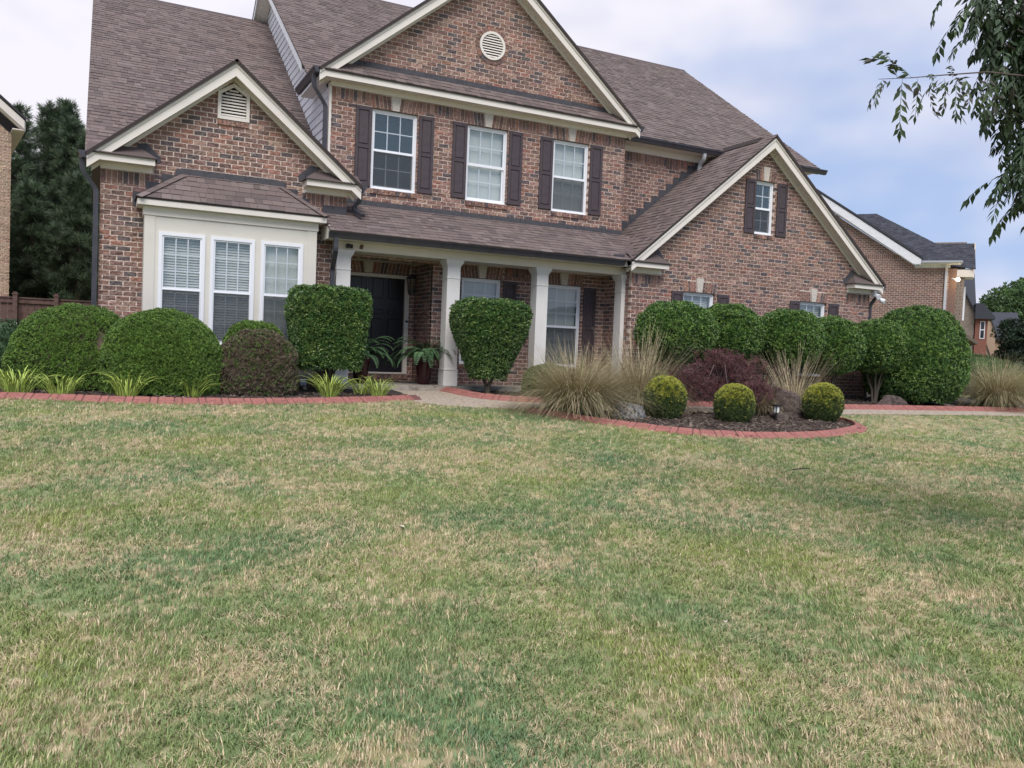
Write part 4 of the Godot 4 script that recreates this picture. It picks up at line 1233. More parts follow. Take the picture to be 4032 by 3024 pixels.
# stamped kerb: headers alternate with pairs of stretchers
func edging(label: String, pts: Array, w: float, rise: float) -> void:
	var c := Curve2D.new()
	for i in pts.size():
		var t: Vector2 = (pts[mini(i + 1, pts.size() - 1)] - pts[maxi(i - 1, 0)]) * 0.18
		c.add_point(pts[i], -t, t)
	c.bake_interval = 0.02
	var L := c.get_baked_length()
	var o := thing("garden_edging", label, "edging")
	var at := func(s: float) -> Array:
		var p := c.sample_baked(s, true)
		var d := (c.sample_baked(minf(s + 0.04, L), true) - c.sample_baked(maxf(s - 0.04, 0), true)).normalized()
		return [p, d]
	# bed of mortar below the pieces
	var mb := MB.new()
	var k := int(L / 0.05)
	var up := func(r: float) -> float: return lerpf(rise, 0.016, clampf(r + 0.5, 0.0, 1.0))
	for i in k:
		var a: Array = at.call(L * i / k); var b: Array = at.call(L * (i + 1) / k)
		var na := Vector2(-a[1].y, a[1].x) * w * 0.47; var nb := Vector2(-b[1].y, b[1].x) * w * 0.47
		var q := [a[0] - na, b[0] - nb, b[0] + nb, a[0] + na]
		var T: Array = []; var B: Array = []
		for e in 4:
			T.append(on_ground(q[e].x, q[e].y, up.call(-0.47 if e < 2 else 0.47) - 0.007)); B.append(on_ground(q[e].x, q[e].y, -0.05))
		mb.quad(T[3], T[2], T[1], T[0]); mb.quad(B[0], B[1], T[1], T[0]); mb.quad(B[2], B[3], T[3], T[2])
	part("kerb", mb, M.kerb_joint, o)
	var s := 0.0
	while s < L - 0.1:
		for row in 3:
			var s0 := s + 0.004; var s1 := s + 0.092; var r0 := -0.5; var r1 := 0.5
			if row > 0:
				s0 = s + 0.102; s1 = s + 0.305
				r0 = -0.5 if row == 1 else 0.02; r1 = -0.02 if row == 1 else 0.5
			if s1 > L: continue
			var a: Array = at.call(s0); var b: Array = at.call(s1)
			var na := Vector2(-a[1].y, a[1].x) * w; var nb := Vector2(-b[1].y, b[1].x) * w
			var q := [a[0] + na * r0, b[0] + nb * r0, b[0] + nb * r1, a[0] + na * r1]
			var ctr: Vector2 = (q[0] + q[1] + q[2] + q[3]) * 0.25
			var t := rng.randf_range(0.85, 1.15)
			var col := Color(t, t * rng.randf_range(0.94, 1.06), t)
			var T: Array = []; var E: Array = []; var B: Array = []
			var lift := rng.randf_range(-0.002, 0.003)
			for e in 4:
				var v: Vector2 = q[e]
				var iv: Vector2 = v + (ctr - v).normalized() * 0.011
				var hr: float = up.call(r0 if e < 2 else r1)
				T.append(on_ground(iv.x, iv.y, hr + lift)); E.append(on_ground(v.x, v.y, hr - 0.009)); B.append(on_ground(v.x, v.y, -0.04))
			var pm := MB.new()
			pm.quad(T[3], T[2], T[1], T[0], col)
			for i in 4:
				var j := (i + 1) % 4
				pm.quad(E[i], E[j], T[j], T[i], col); pm.quad(B[i], B[j], E[j], E[i], col)
			part("edging_brick", pm, M.kerb, o)
		s += 0.312
func garden_light(label: String, at: Vector3, h: float, pale: bool, tilt: float) -> void:
	var o := thing("garden_light", label, "garden light", at)
	o.rotation.z = tilt
	if pale:
		var s := MB.new(); s.tube([Vector3(0, -0.05, 0), Vector3(0, h * 0.5, 0)], [0.008, 0.010], 8); part("stake", s, M.black, o)
		var b := MB.new(); b.box(Vector3(0, h * 0.70, 0), Vector3(0.062, h * 0.36, 0.062)); part("lens", b, M.frosted, o)
		for q in [[-1, -1], [1, -1], [1, 1], [-1, 1]]:
			var p := MB.new(); p.box(Vector3(q[0] * 0.034, h * 0.70, q[1] * 0.034), Vector3(0.010, h * 0.38, 0.010)); part("post", p, M.black, o)
		var c := MB.new(); c.box(Vector3(0, h * 0.905, 0), Vector3(0.105, 0.016, 0.105)); c.box(Vector3(0, h * 0.95, 0), Vector3(0.085, 0.012, 0.085)); part("cap", c, M.black, o)
		var f := MB.new(); f.box(Vector3(0, h * 0.51, 0), Vector3(0.078, 0.012, 0.078)); part("base_plate", f, M.black, o)
	else:
		var s := MB.new(); s.tube([Vector3(0, -0.05, 0), Vector3(0, h * 0.45, 0)], [0.012, 0.012], 8); part("stake", s, M.black, o)
		var b := MB.new(); b.box(Vector3(0, h * 0.78, 0.0), Vector3(0.095, 0.11, 0.022), Color.WHITE, Basis(Vector3.RIGHT, -0.35)); part("solar_panel", b, M.panel, o)
		var p := MB.new(); p.tube([Vector3(0.0, h * 0.42, 0.02), Vector3(0.02, h * 0.5, 0.07)], [0.028, 0.036], 10); part("lamp_head", p, M.black, o)
func build_garden() -> void:
	# beds, path and their edging
	var le := [Vector2(-9.0, 2.3), Vector2(-7, 2.55), Vector2(-4.97, 2.90), Vector2(-3.9, 3.18), Vector2(-3.1, 3.33), Vector2(-2.2, 3.36), Vector2(-1.2, 3.24), Vector2(-0.45, 3.06), Vector2(0.4, 2.80), Vector2(1.02, 2.50)]
	var re := [Vector2(2.05, 0.95), Vector2(2.12, 1.6), Vector2(2.27, 2.2), Vector2(2.62, 2.55), Vector2(3.1, 2.74), Vector2(5, 3.02), Vector2(7.5, 3.22), Vector2(10.1, 3.40), Vector2(13.06, 3.545), Vector2(15.42, 3.69), Vector2(18.5, 3.95)]
	var ie := [Vector2(2.28, 4.05), Vector2(2.42, 4.5), Vector2(2.62, 5.0), Vector2(2.95, 5.65), Vector2(3.53, 6.42), Vector2(4.1, 6.72), Vector2(4.7, 6.86), Vector2(5.8, 6.79), Vector2(7.0, 6.32), Vector2(7.6, 5.85), Vector2(7.95, 5.3), Vector2(7.98, 4.8)]
	var lp := smooth_line(le, 0.15); lp.append(Vector2(1.05, 0.985)); lp.append(Vector2(-0.06, 0.985)); lp.append(Vector2(-0.06, 0.55)); lp.append(Vector2(-3.84, 0.55)); lp.append(Vector2(-3.84, -3.0)); lp.append(Vector2(-9, -3.0))
	ground_sheet("planting_bed_left", lp, 0.016, M.mulch)
	var rp := smooth_line(re, 0.15); rp.append(Vector2(18.5, -1.5)); rp.append(Vector2(13.2, -1.5)); rp.append(Vector2(13.2, 0.95)); rp.append(Vector2(6.2, 0.95)); rp.append(Vector2(2.03, 0.985))
	ground_sheet("planting_bed_right", rp, 0.016, M.mulch)
	var ip := smooth_line(ie, 0.15); ip.append(Vector2(7.6, 4.42)); ip.append(Vector2(5, 4.10)); ip.append(Vector2(3, 3.95))
	ground_sheet("planting_bed_island", ip, 0.018, M.mulch)
	var pp := PackedVector2Array([Vector2(1.0, 0.985), Vector2(2.05, 0.985)])
	for q in smooth_line(re, 0.2):
		if q.y > 1.0: pp.append(q)
	for q in [[18.5, 4.75], [13, 4.42], [10, 4.28], [7.6, 4.38], [5, 4.08], [3, 3.92], [1.54, 3.60], [0.9, 3.22], [0.78, 2.72], [1.02, 2.5]]: pp.append(Vector2(q[0], q[1]))
	ground_sheet("path", pp, 0.010, M.path)
	edging("red stamped edging along the bed under the bay window", le, 0.17, 0.085)
	edging("red stamped edging curving from the porch along the right wing bed", re, 0.18, 0.095)
	edging("red stamped edging sweeping round the island bed with the globe shrubs", ie, 0.19, 0.080)
	# bark chips
	var chip := MB.new()
	chip.box(Vector3.ZERO, Vector3(0.045, 0.008, 0.016)); chip.box(Vector3(0.02, 0.004, 0.015), Vector3(0.03, 0.007, 0.012), Color(1.2, 1.2, 1.2), Basis(Vector3.UP, 0.8))
	var cm := chip.mesh(M.chip)
	var tr: Array = []; var cl: Array = []
	for b in [[lp, 2600, -5.6, 1.1, 1.9, 3.4], [rp, 2400, 2.0, 16.0, 1.0, 3.8], [ip, 6500, 2.2, 8.0, 3.9, 6.9]]:
		for i in b[1]:
			var p := Vector2(rng.randf_range(b[2], b[3]), rng.randf_range(b[4], b[5]))
			if not Geometry2D.is_point_in_polygon(p, b[0]): continue
			var bb := Basis(Vector3.UP, rng.randf() * TAU) * Basis(Vector3.RIGHT, rng.randf_range(-0.5, 0.5)) * Basis(Vector3.BACK, rng.randf_range(-0.4, 0.4))
			tr.append(Transform3D(bb.scaled(Vector3.ONE * rng.randf_range(0.6, 1.7)), on_ground(p.x, p.y, 0.024)))
			var t := rng.randf_range(0.5, 1.4)
			cl.append(Color(0.085 * t, 0.062 * t, 0.050 * t) if rng.randf() < 0.88 else Color(0.22 * t, 0.18 * t, 0.14 * t))
	tag(many("bark_mulch", cm, tr, cl, self), "dark bark chips scattered over the planting beds", "mulch")

	# ---- clipped shrubs by the left wing
	var bx := [Color(0.110, 0.195, 0.032), Color(0.095, 0.170, 0.030), Color(0.135, 0.225, 0.040), Color(0.078, 0.145, 0.028)]
	var g := "clipped mounds under the bay window"
	var o := thing("boxwood_shrub", "broad green mound with a bare brown patch in front of the downspout corner", "shrub", on_ground(-4.12, 1.42), 0, g)
	shrub_body(o, Vector3(0.93, 0.88, 0.72), 2.2, -0.34, -0.04, 12000, M.box_sprig, bx, 0.08, 11, Color(0.12, 0.095, 0.065), 0.36, Color(-1, 0, 0), 0, [[Vector3(0.42, 0.42, 0.55), 0.20, 0.75], [Vector3(0.62, 0.05, 0.45), 0.30, 0.85]])
	o = thing("boxwood_shrub", "large smooth green mound right under the bay window", "shrub", on_ground(-2.94, 2.0), 0, g)
	shrub_body(o, Vector3(0.87, 0.87, 0.66), 2.25, -0.36, -0.03, 12500, M.box_sprig, bx, 0.05, 12, Color(0.09, 0.14, 0.03), 0.38)
	o = thing("boxwood_shrub", "low green mound rising behind the brown-twigged mound", "shrub", on_ground(-1.49, 1.42), 0, g)
	shrub_body(o, Vector3(0.58, 0.75, 0.40), 2.4, -0.36, -0.03, 5500, M.box_sprig, bx, 0.08, 13, Color(0.09, 0.14, 0.03), 0.38)
	o = thing("boxwood_shrub", "half bare mound showing brown twigs with a green top", "shrub", on_ground(-1.55, 2.12), 0, g)
	shrub_body(o, Vector3(0.59, 0.66, 0.42), 2.6, -0.36, -0.02, 7000, M.box_sprig, [Color(0.088, 0.150, 0.034), Color(0.13, 0.10, 0.06), Color(0.11, 0.085, 0.06), Color(0.135, 0.105, 0.075)], 0.09, 14, Color(0.12, 0.092, 0.068), 0.36, Color(-1, 0, 0), 0, [[Vector3(-0.15, -0.05, 0.36), 0.42, 0.35], [Vector3(-0.45, 0.1, 0.2), 0.35, 0.35]])
	# dead twigs of the half bare mound
	var tw := MB.new()
	for i in 1500:
		var a := rng.randf_range(-0.2, PI + 0.2); var y := rng.randf_range(0.02, 0.72)
		var d := Vector3(cos(a), 0, sin(a))
		var p := d * Vector3(0.53, 0, 0.38) * rng.randf_range(0.86, 1.0) * (1.0 - 0.25 * pow(maxf(y - 0.35, 0.0) / 0.4, 2.0)) + Vector3(0, y, 0)
		var q := p + (d * 0.5 + Vector3(rng.randf_range(-0.6, 0.6), rng.randf_range(0.1, 1), rng.randf_range(-0.3, 0.3))).normalized() * rng.randf_range(0.07, 0.15)
		tw.tube([p, q], [0.0032, 0.0014], 3, Color(0.17, 0.125, 0.09) * rng.randf_range(0.7, 1.3), false)
	var twp := part("dead_twigs", tw, M.bark, o); twp.set_meta("kind", "stuff")
	o = thing("gardenia_bush", "dark loose bush with a white bloom in front of the fence", "shrub", on_ground(-5.25, 0.4))
	shrub_body(o, Vector3(0.85, 0.62, 0.7), 2.2, -0.4, 0.0, 900, M.holly_sprig, [Color(0.035, 0.07, 0.03), Color(0.045, 0.085, 0.035)], 0.2, 15, Color(0.04, 0.075, 0.032), 0.35)
	var fl := MB.new()
	for i in 7: leaf_mesh(fl, Vector3(0.62, 0.80, 0.50), Vector3(cos(i * 0.9), 0.5, sin(i * 0.9)).normalized(), Vector3.UP, 0.055, 0.04, Color(0.8, 0.8, 0.76))
	part("bloom", fl, M.leaf_matt, o)
	# ---- clipped box-headed shrubs beside the porch
	var hc := [Color(0.055, 0.115, 0.033), Color(0.072, 0.140, 0.037), Color(0.046, 0.098, 0.030), Color(0.10, 0.17, 0.045), Color(0.14, 0.20, 0.06)]
	o = thing("topiary_shrub", "flat-topped square-clipped shrub on short stems left of the porch door", "shrub", on_ground(-0.36, 1.72), 0, "square-clipped shrubs at the porch")
	shrub_body(o, Vector3(0.58, 0.70, 0.46), 7.0, -0.64, 0.16, 5200, M.holly_sprig, hc, 0.05, 16, Color(0.06, 0.11, 0.033), 1.06)
	stems(o, 0.55, 0.22, 6, 0.028, Color(0.12, 0.10, 0.075))
	o = thing("topiary_shrub", "flat-topped goblet-shaped shrub in front of the porch window", "shrub", on_ground(2.68, 1.62), 0, "square-clipped shrubs at the porch")
	shrub_body(o, Vector3(0.55, 0.76, 0.42), 5.0, -0.68, 0.44, 5200, M.holly_sprig, hc, 0.05, 17, Color(0.06, 0.11, 0.033), 0.98)
	stems(o, 0.42, 0.13, 7, 0.024, Color(0.13, 0.11, 0.085))
	# ---- hedge row along the right wing
	var hg := [Color(0.055, 0.118, 0.030), Color(0.075, 0.148, 0.036), Color(0.048, 0.105, 0.028), Color(0.120, 0.205, 0.048), Color(0.15, 0.235, 0.06)]
	var hl := ["first rounded hedge shrub beside the last porch column", "rounded hedge shrub under the wing window nearest the porch", "rounded hedge shrub between the two ground-floor wing windows", "rounded hedge shrub below the keystone of the far wing window", "rounded hedge shrub at the house corner, next to the giant one"]
	var hx := [6.58, 8.12, 9.58, 11.02, 12.28]; var hw := [0.82, 0.64, 0.71, 0.65, 0.74]; var hy := [1.24, 1.25, 1.26, 1.13, 1.18]; var hz := [2.10, 1.88, 2.12, 1.95, 2.15]
	for i in 5:
		o = thing("hedge_shrub", hl[i], "shrub", on_ground(hx[i], hz[i]), 0, "rounded hedge shrubs along the right wing")
		shrub_body(o, Vector3(hw[i], 0.60 + 0.03 * (i % 2), 0.70), 2.15, -0.62, 0.0, 5000, M.holly_sprig, hg, 0.11, 20 + i, Color(0.055, 0.11, 0.03), hy[i] + 0.12)
		stems(o, 0.85, 0.30, 6, 0.03, Color(0.13, 0.11, 0.085))
	o = thing("hedge_shrub", "giant egg-shaped shrub reaching the ground at the end of the hedge row", "shrub", on_ground(13.42, 2.30), 0, "rounded hedge shrubs along the right wing")
	shrub_body(o, Vector3(1.10, 1.22, 1.08), 2.2, -1.0, -0.10, 8500, M.holly_sprig, hg, 0.07, 31, Color(0.055, 0.11, 0.03), 1.08)
	# ---- small round shrubs behind the grasses
	for q in [[3.62, 2.30, 0.50, 0.62, "small round shrub at the foot of the third porch column"], [5.80, 2.70, 0.42, 0.58, "small round shrub between the grasses and the red maple"]]:
		o = thing("round_shrub", q[4], "shrub", on_ground(q[0], q[1]))
		shrub_body(o, Vector3(q[2], q[3] * 0.62, q[2] * 0.9), 2.2, -0.3, 0, 3400, M.box_sprig, [Color(0.085, 0.140, 0.036), Color(0.072, 0.120, 0.034)], 0.08, int(q[0] * 10), Color(0.078, 0.13, 0.035), q[3] * 0.42)
	# ---- golden globes in the island bed
	var gc := [Color(0.052, 0.085, 0.024), Color(0.072, 0.108, 0.028), Color(0.044, 0.070, 0.022)]
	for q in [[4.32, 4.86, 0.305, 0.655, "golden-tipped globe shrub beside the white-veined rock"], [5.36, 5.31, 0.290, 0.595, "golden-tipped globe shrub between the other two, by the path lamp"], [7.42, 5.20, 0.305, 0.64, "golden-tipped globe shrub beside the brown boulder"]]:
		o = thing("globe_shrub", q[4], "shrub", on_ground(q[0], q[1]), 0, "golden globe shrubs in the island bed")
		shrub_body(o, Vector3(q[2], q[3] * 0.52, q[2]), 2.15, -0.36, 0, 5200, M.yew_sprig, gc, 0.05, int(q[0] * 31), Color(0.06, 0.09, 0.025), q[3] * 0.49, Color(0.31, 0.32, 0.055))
	# ---- red laceleaf maple
	o = thing("japanese_maple", "weeping dark red laceleaf maple in the island bed", "tree", on_ground(5.95, 4.25))
	var tk := MB.new(); tk.tube([Vector3(0, -0.05, 0), Vector3(0.03, 0.25, 0.02), Vector3(-0.02, 0.5, 0), Vector3(0.05, 0.72, 0.0)], [0.035, 0.03, 0.026, 0.012], 7, Color(0.12, 0.09, 0.075)); part("trunk", tk, M.bark, o)
	for i in 11:
		var a := TAU * i / 11.0 + rng.randf() * 0.4
		var d := Vector3(cos(a), 0, sin(a) * 0.7)
		var lm := MB.new(); lm.tube([Vector3(0, 0.45 + 0.02 * i, 0), d * 0.45 + Vector3(0, 0.86, 0), d * 0.92 + Vector3(0, 0.52, 0)], [0.016, 0.011, 0.004], 5, Color(0.11, 0.075, 0.07)); part("limb", lm, M.bark, o)
	tr = []; cl = []
	for k in 44:
		var a := rng.randf() * TAU
		var rr := sqrt(rng.randf())
		var c := Vector3(cos(a) * rr * 0.80, 1.00 - 0.62 * rr * rr + rng.randf_range(-0.14, 0.08), sin(a) * rr * 0.66)
		for i in 48:
			var p := c + Vector3(rng.randf_range(-1, 1) * 0.27, rng.randf_range(-0.6, 0.5) * 0.20, rng.randf_range(-1, 1) * 0.24)
			var n := (Vector3(p.x, -0.25, p.z) + Vector3(rng.randf_range(-1, 1), rng.randf_range(-0.8, 0.6), rng.randf_range(-1, 1)) * 0.6).normalized()
			tr.append(Transform3D(facing(n, rng.randf() * TAU, rng.randf_range(0.8, 1.4)), p))
			var t := rng.randf_range(0.6, 1.4)
			cl.append(Color(0.135 * t, 0.050 * t, 0.056 * t) if rng.randf() < 0.85 else Color(0.17 * t, 0.085 * t, 0.07 * t))
	many("foliage", M.lace, tr, cl, o)
	# ---- ornamental grasses
	grass_clump("big tan fountain grass at the island bed's porch end", on_ground(2.98, 4.35), 2.2, 1.08, 5000, 160, 1.25, 0.30, 1)
	grass_clump("tall tan grass with airy stalks in front of the last two porch columns", on_ground(4.75, 3.55), 1.8, 1.05, 3600, 200, 1.55, 0.38, 2)
	grass_clump("upright tan grass with stiff stalks behind the brown boulder", on_ground(8.02, 3.95), 0.9, 0.70, 800, 190, 1.30, 0.25, 3)
	grass_clump("short tan grass tucked between the red maple and the boulder", on_ground(6.80, 4.35), 0.8, 0.78, 850, 40, 0.85, 0.30, 4)
	grass_clump("wide tan fountain grass past the giant egg-shaped shrub", on_ground(15.35, 3.1), 2.3, 1.25, 3800, 220, 1.25, 0.38, 5)
	# ---- daylilies
	var di := 0
	for q in [[-4.80, 2.52, 0.52, 0.40, 46, "wide lime-green daylily clump at the foot of the bare-patched mound"], [-4.27, 2.62, 0.52, 0.33, 44, "low lime-green daylily clump between the two big mounds"], [-3.44, 2.70, 0.46, 0.40, 44, "upright lime-green daylily clump before the large smooth mound"], [-2.56, 2.62, 0.34, 0.36, 22, "sparse lime-green daylily clump before the large smooth mound"], [-0.48, 2.42, 0.48, 0.42, 44, "lime-green daylily clump under the square-clipped shrub"], [0.16, 2.02, 0.36, 0.34, 24, "leafy darker daylily clump behind another at the path corner"], [0.36, 2.32, 0.42, 0.34, 40, "lime-green daylily clump at the path corner of the edging"]]:
		daylily(q[5], on_ground(q[0], q[1], 0.015), q[2], q[3], q[4], di); di += 1
	# ---- rocks and lights
	rock("white-veined grey rock beside the big tan fountain grass", on_ground(3.68, 4.85, -0.03), Vector3(0.74, 0.42, 0.45), 0.55, 41, M.rock_pale)
	rock("large brown boulder with a flat top behind the path lamp", on_ground(7.20, 4.55, -0.05), Vector3(0.80, 0.80, 0.62), 0.3, 52, M.rock_brown)
	rock("long low brown stone lying at the foot of the boulder", on_ground(6.70, 4.98, -0.05), Vector3(0.85, 0.24, 0.34), 0.6, 43, M.rock_brown)
	rock("pointed brown rock under the giant egg-shaped shrub", on_ground(12.15, 2.75, -0.04), Vector3(0.80, 0.42, 0.4), -0.1, 44, M.rock_brown)
	rock("small flat stone behind the edging below the giant shrub", on_ground(13.35, 3.30, -0.02), Vector3(0.42, 0.20, 0.22), 0.3, 45, M.rock_brown)
	garden_light("small square path lamp with white lens in the island bed", on_ground(6.34, 5.22), 0.30, true, -0.06)
	garden_light("black solar spotlight in the mulch by the bay window", on_ground(-0.87, 2.28), 0.30, false, 0.0)
	# ---- litter on the grass
	for i in 16:
		var lx := [-3.2, -1.2, 0.6, 2.2, 4.4, 6.5, 9.0, 11.5, -2.0, 0.2, 3.2, 5.4, -2.6, -0.9, 1.4, 7.6]; var lz := [6.2, 8.4, 6.6, 8.0, 8.8, 8.1, 6.9, 6.4, 10.2, 11.0, 9.6, 7.6, 12.0, 12.4, 10.4, 7.3]
		var lf := MB.new(); leaf_mesh(lf, Vector3.ZERO, Vector3(cos(i * 2.1), 0.12, sin(i * 2.1)).normalized(), Vector3.UP, 0.055, 0.03, Color(0.62, 0.56, 0.44) if i % 3 else Color(0.20, 0.13, 0.08), 0.2)
		var fo := part("fallen_leaf", lf, M.leaf_matt, self); fo.position = on_ground(lx[i] + rng.randf_range(-0.3, 0.3), lz[i] + rng.randf_range(-0.3, 0.3), 0.026)
		tag(fo, "small curled fallen leaf lying on the lawn", "leaf", "fallen leaves on the lawn")
	var tg := MB.new(); tg.tube([Vector3(-0.13, 0, 0), Vector3(0.02, 0.012, 0.02), Vector3(0.14, 0, -0.01)], [0.007, 0.006, 0.004], 6, Color(0.05, 0.04, 0.035))
	var to := part("twig", tg, M.bark, self); to.position = on_ground(3.05, 9.05, 0.03); tag(to, "short dark twig lying on the lawn before the globe shrubs", "twig")
	# ---- porch things
	fern("fern in a dark red glazed pot between the door and the first column", Vector3(0.60, 0.022, 0.42))
	fern("fern in a dark red glazed pot beside the second column", Vector3(1.86, 0.022, 0.42))
	var mt := MB.new(); mt.slab(Vector3(1.25, 0.031, -0.62), Vector3(0.80, 0.48, 0.016), 0.006, Color.WHITE, Basis(Vector3.RIGHT, Vector3(0, 0, -1), Vector3.UP))
	tag(part("doormat", mt, M.mat_coir, self), "brown doormat in front of the double door", "doormat")
	# lantern hanging from the porch ceiling
	o = thing("hanging_lantern", "unlit dark lantern hanging by the porch door", "lantern", Vector3(1.86, 1.80, -0.45))
	var ch := MB.new(); ch.tube([Vector3(0, 0.40, 0), Vector3(0, 0.662, 0)], [0.006, 0.006], 6); part("chain", ch, M.black, o)
	var lt := MB.new(); lt.lathe([Vector2(0.0, 0.42), Vector2(0.05, 0.40), Vector2(0.12, 0.33), Vector2(0.125, 0.315), Vector2(0.0, 0.31)], Vector3.ZERO, 6); part("roof", lt, M.black, o)
	var lb := MB.new(); lb.lathe([Vector2(0.0, 0.0), Vector2(0.075, 0.0), Vector2(0.08, 0.025), Vector2(0.0, 0.03)], Vector3.ZERO, 6); part("base", lb, M.black, o)
	for i in 6:
		var a := TAU * i / 6
		var b := MB.new(); b.tube([Vector3(cos(a) * 0.076, 0.02, sin(a) * 0.076), Vector3(cos(a) * 0.112, 0.32, sin(a) * 0.112)], [0.006, 0.006], 5); part("bar", b, M.black, o)
	var lg := MB.new(); lg.lathe([Vector2(0.068, 0.025), Vector2(0.104, 0.31)], Vector3.ZERO, 12); part("glass", lg, M.smoked, o)
	# flood light under the right eave
	o = thing("flood_light", "white twin-head flood light at the right wing corner", "lamp", Vector3(13.30, 2.45, 1.16))
	var fb := MB.new(); fb.box(Vector3(0, 0.03, -0.03), Vector3(0.10, 0.12, 0.10)); fb.tube([Vector3(0, 0.06, -0.02), Vector3(0, 0.135, -0.02)], [0.05, 0.05], 10); part("mount", fb, M.vinyl, o)
	for q in [[-0.06, -0.02, -0.3], [0.11, -0.12, 0.5]]:
		var hd := MB.new(); hd.tube([Vector3(q[0] * 0.4, 0.0, 0.02), Vector3(q[0] * 0.7, q[1] * 0.5, 0.06), Vector3(q[0], q[1], 0.12), Vector3(q[0] * 1.2, q[1] - 0.02, 0.17)], [0.02, 0.03, 0.062, 0.066], 12); part("lamp_head", hd, M.vinyl, o)
	o = thing("security_camera", "small dark camera under the porch gutter above the first column", "camera", Vector3(0.18, 2.50, 0.833))
	var sc := MB.new(); sc.tube([Vector3(0, 0.02, 0), Vector3(0, 0.02, 0.03)], [0.03, 0.03], 10); part("mount", sc, M.black, o)
	sc = MB.new(); sc.tube([Vector3(-0.06, 0.0, 0.07), Vector3(0.06, -0.004, 0.08)], [0.034, 0.036], 12); sc.tube([Vector3(0, 0.02, 0.03), Vector3(0, 0.005, 0.07)], [0.014, 0.014], 8); part("body", sc, M.black, o)
	o = thing("motion_sensor", "small brown sensor on the porch beam beside the dark camera", "sensor", Vector3(0.42, 2.51, 0.83))
	var ms := MB.new(); ms.box(Vector3(0, 0, 0.022), Vector3(0.05, 0.075, 0.042), Color(0.9, 0.9, 0.9), Basis(Vector3.BACK, -0.35)); part("housing", ms, M.mat_coir, o)

# ---------------------------------------------------------------- around the house
func gable_box(o: Node3D, x0: float, x1: float, z0: float, z1: float, h: float, rise: float, along_x: bool, wm: Material, rm: Material, over := 0.35) -> void:
	var w := MB.new()
	w.span(x0, x1, -0.3, h, z0, z1)
	if along_x:
		var zc := (z0 + z1) * 0.5
		w.prism(PackedVector2Array([Vector2(z0, h), Vector2(z1, h), Vector2(zc, h + rise)]), Vector3(x0, 0, 0), Vector3.BACK, Vector3.UP, Vector3.RIGHT, 0.002, x1 - x0 - 0.002, Color.WHITE, true)
	else:
		var xc := (x0 + x1) * 0.5
		w.prism(PackedVector2Array([Vector2(x0, h), Vector2(x1, h), Vector2(xc, h + rise)]), Vector3(0, 0, z0), Vector3.RIGHT, Vector3.UP, Vector3.BACK, 0.002, z1 - z0 - 0.002, Color.WHITE, true)
	part("wall", w, wm, o)
	for s in [-1.0, 1.0]:
		var r := MB.new()
		if along_x:
			var zc := (z0 + z1) * 0.5; var hz := (z1 - z0) * 0.5; var k := rise / hz
			r.prism(PackedVector2Array([Vector2(zc, h + rise + 0.05), Vector2(zc + s * (hz + over), h - over * k + 0.05), Vector2(zc + s * (hz + over), h - over * k + 0.17), Vector2(zc, h + rise + 0.17)]), Vector3(x0 - over, 0, 0), Vector3.BACK, Vector3.UP, Vector3.RIGHT, 0.0, x1 - x0 + 2 * over, Color.WHITE, true)
		else:
			var xc := (x0 + x1) * 0.5; var hx := (x1 - x0) * 0.5; var k := rise / hx
			r.prism(PackedVector2Array([Vector2(xc, h + rise + 0.05), Vector2(xc + s * (hx + over), h - over * k + 0.05), Vector2(xc + s * (hx + over), h - over * k + 0.17), Vector2(xc, h + rise + 0.17)]), Vector3(0, 0, z0 - over), Vector3.RIGHT, Vector3.UP, Vector3.BACK, 0.0, z1 - z0 + 2 * over, Color.WHITE, true)
		part("roof", r, rm, o)
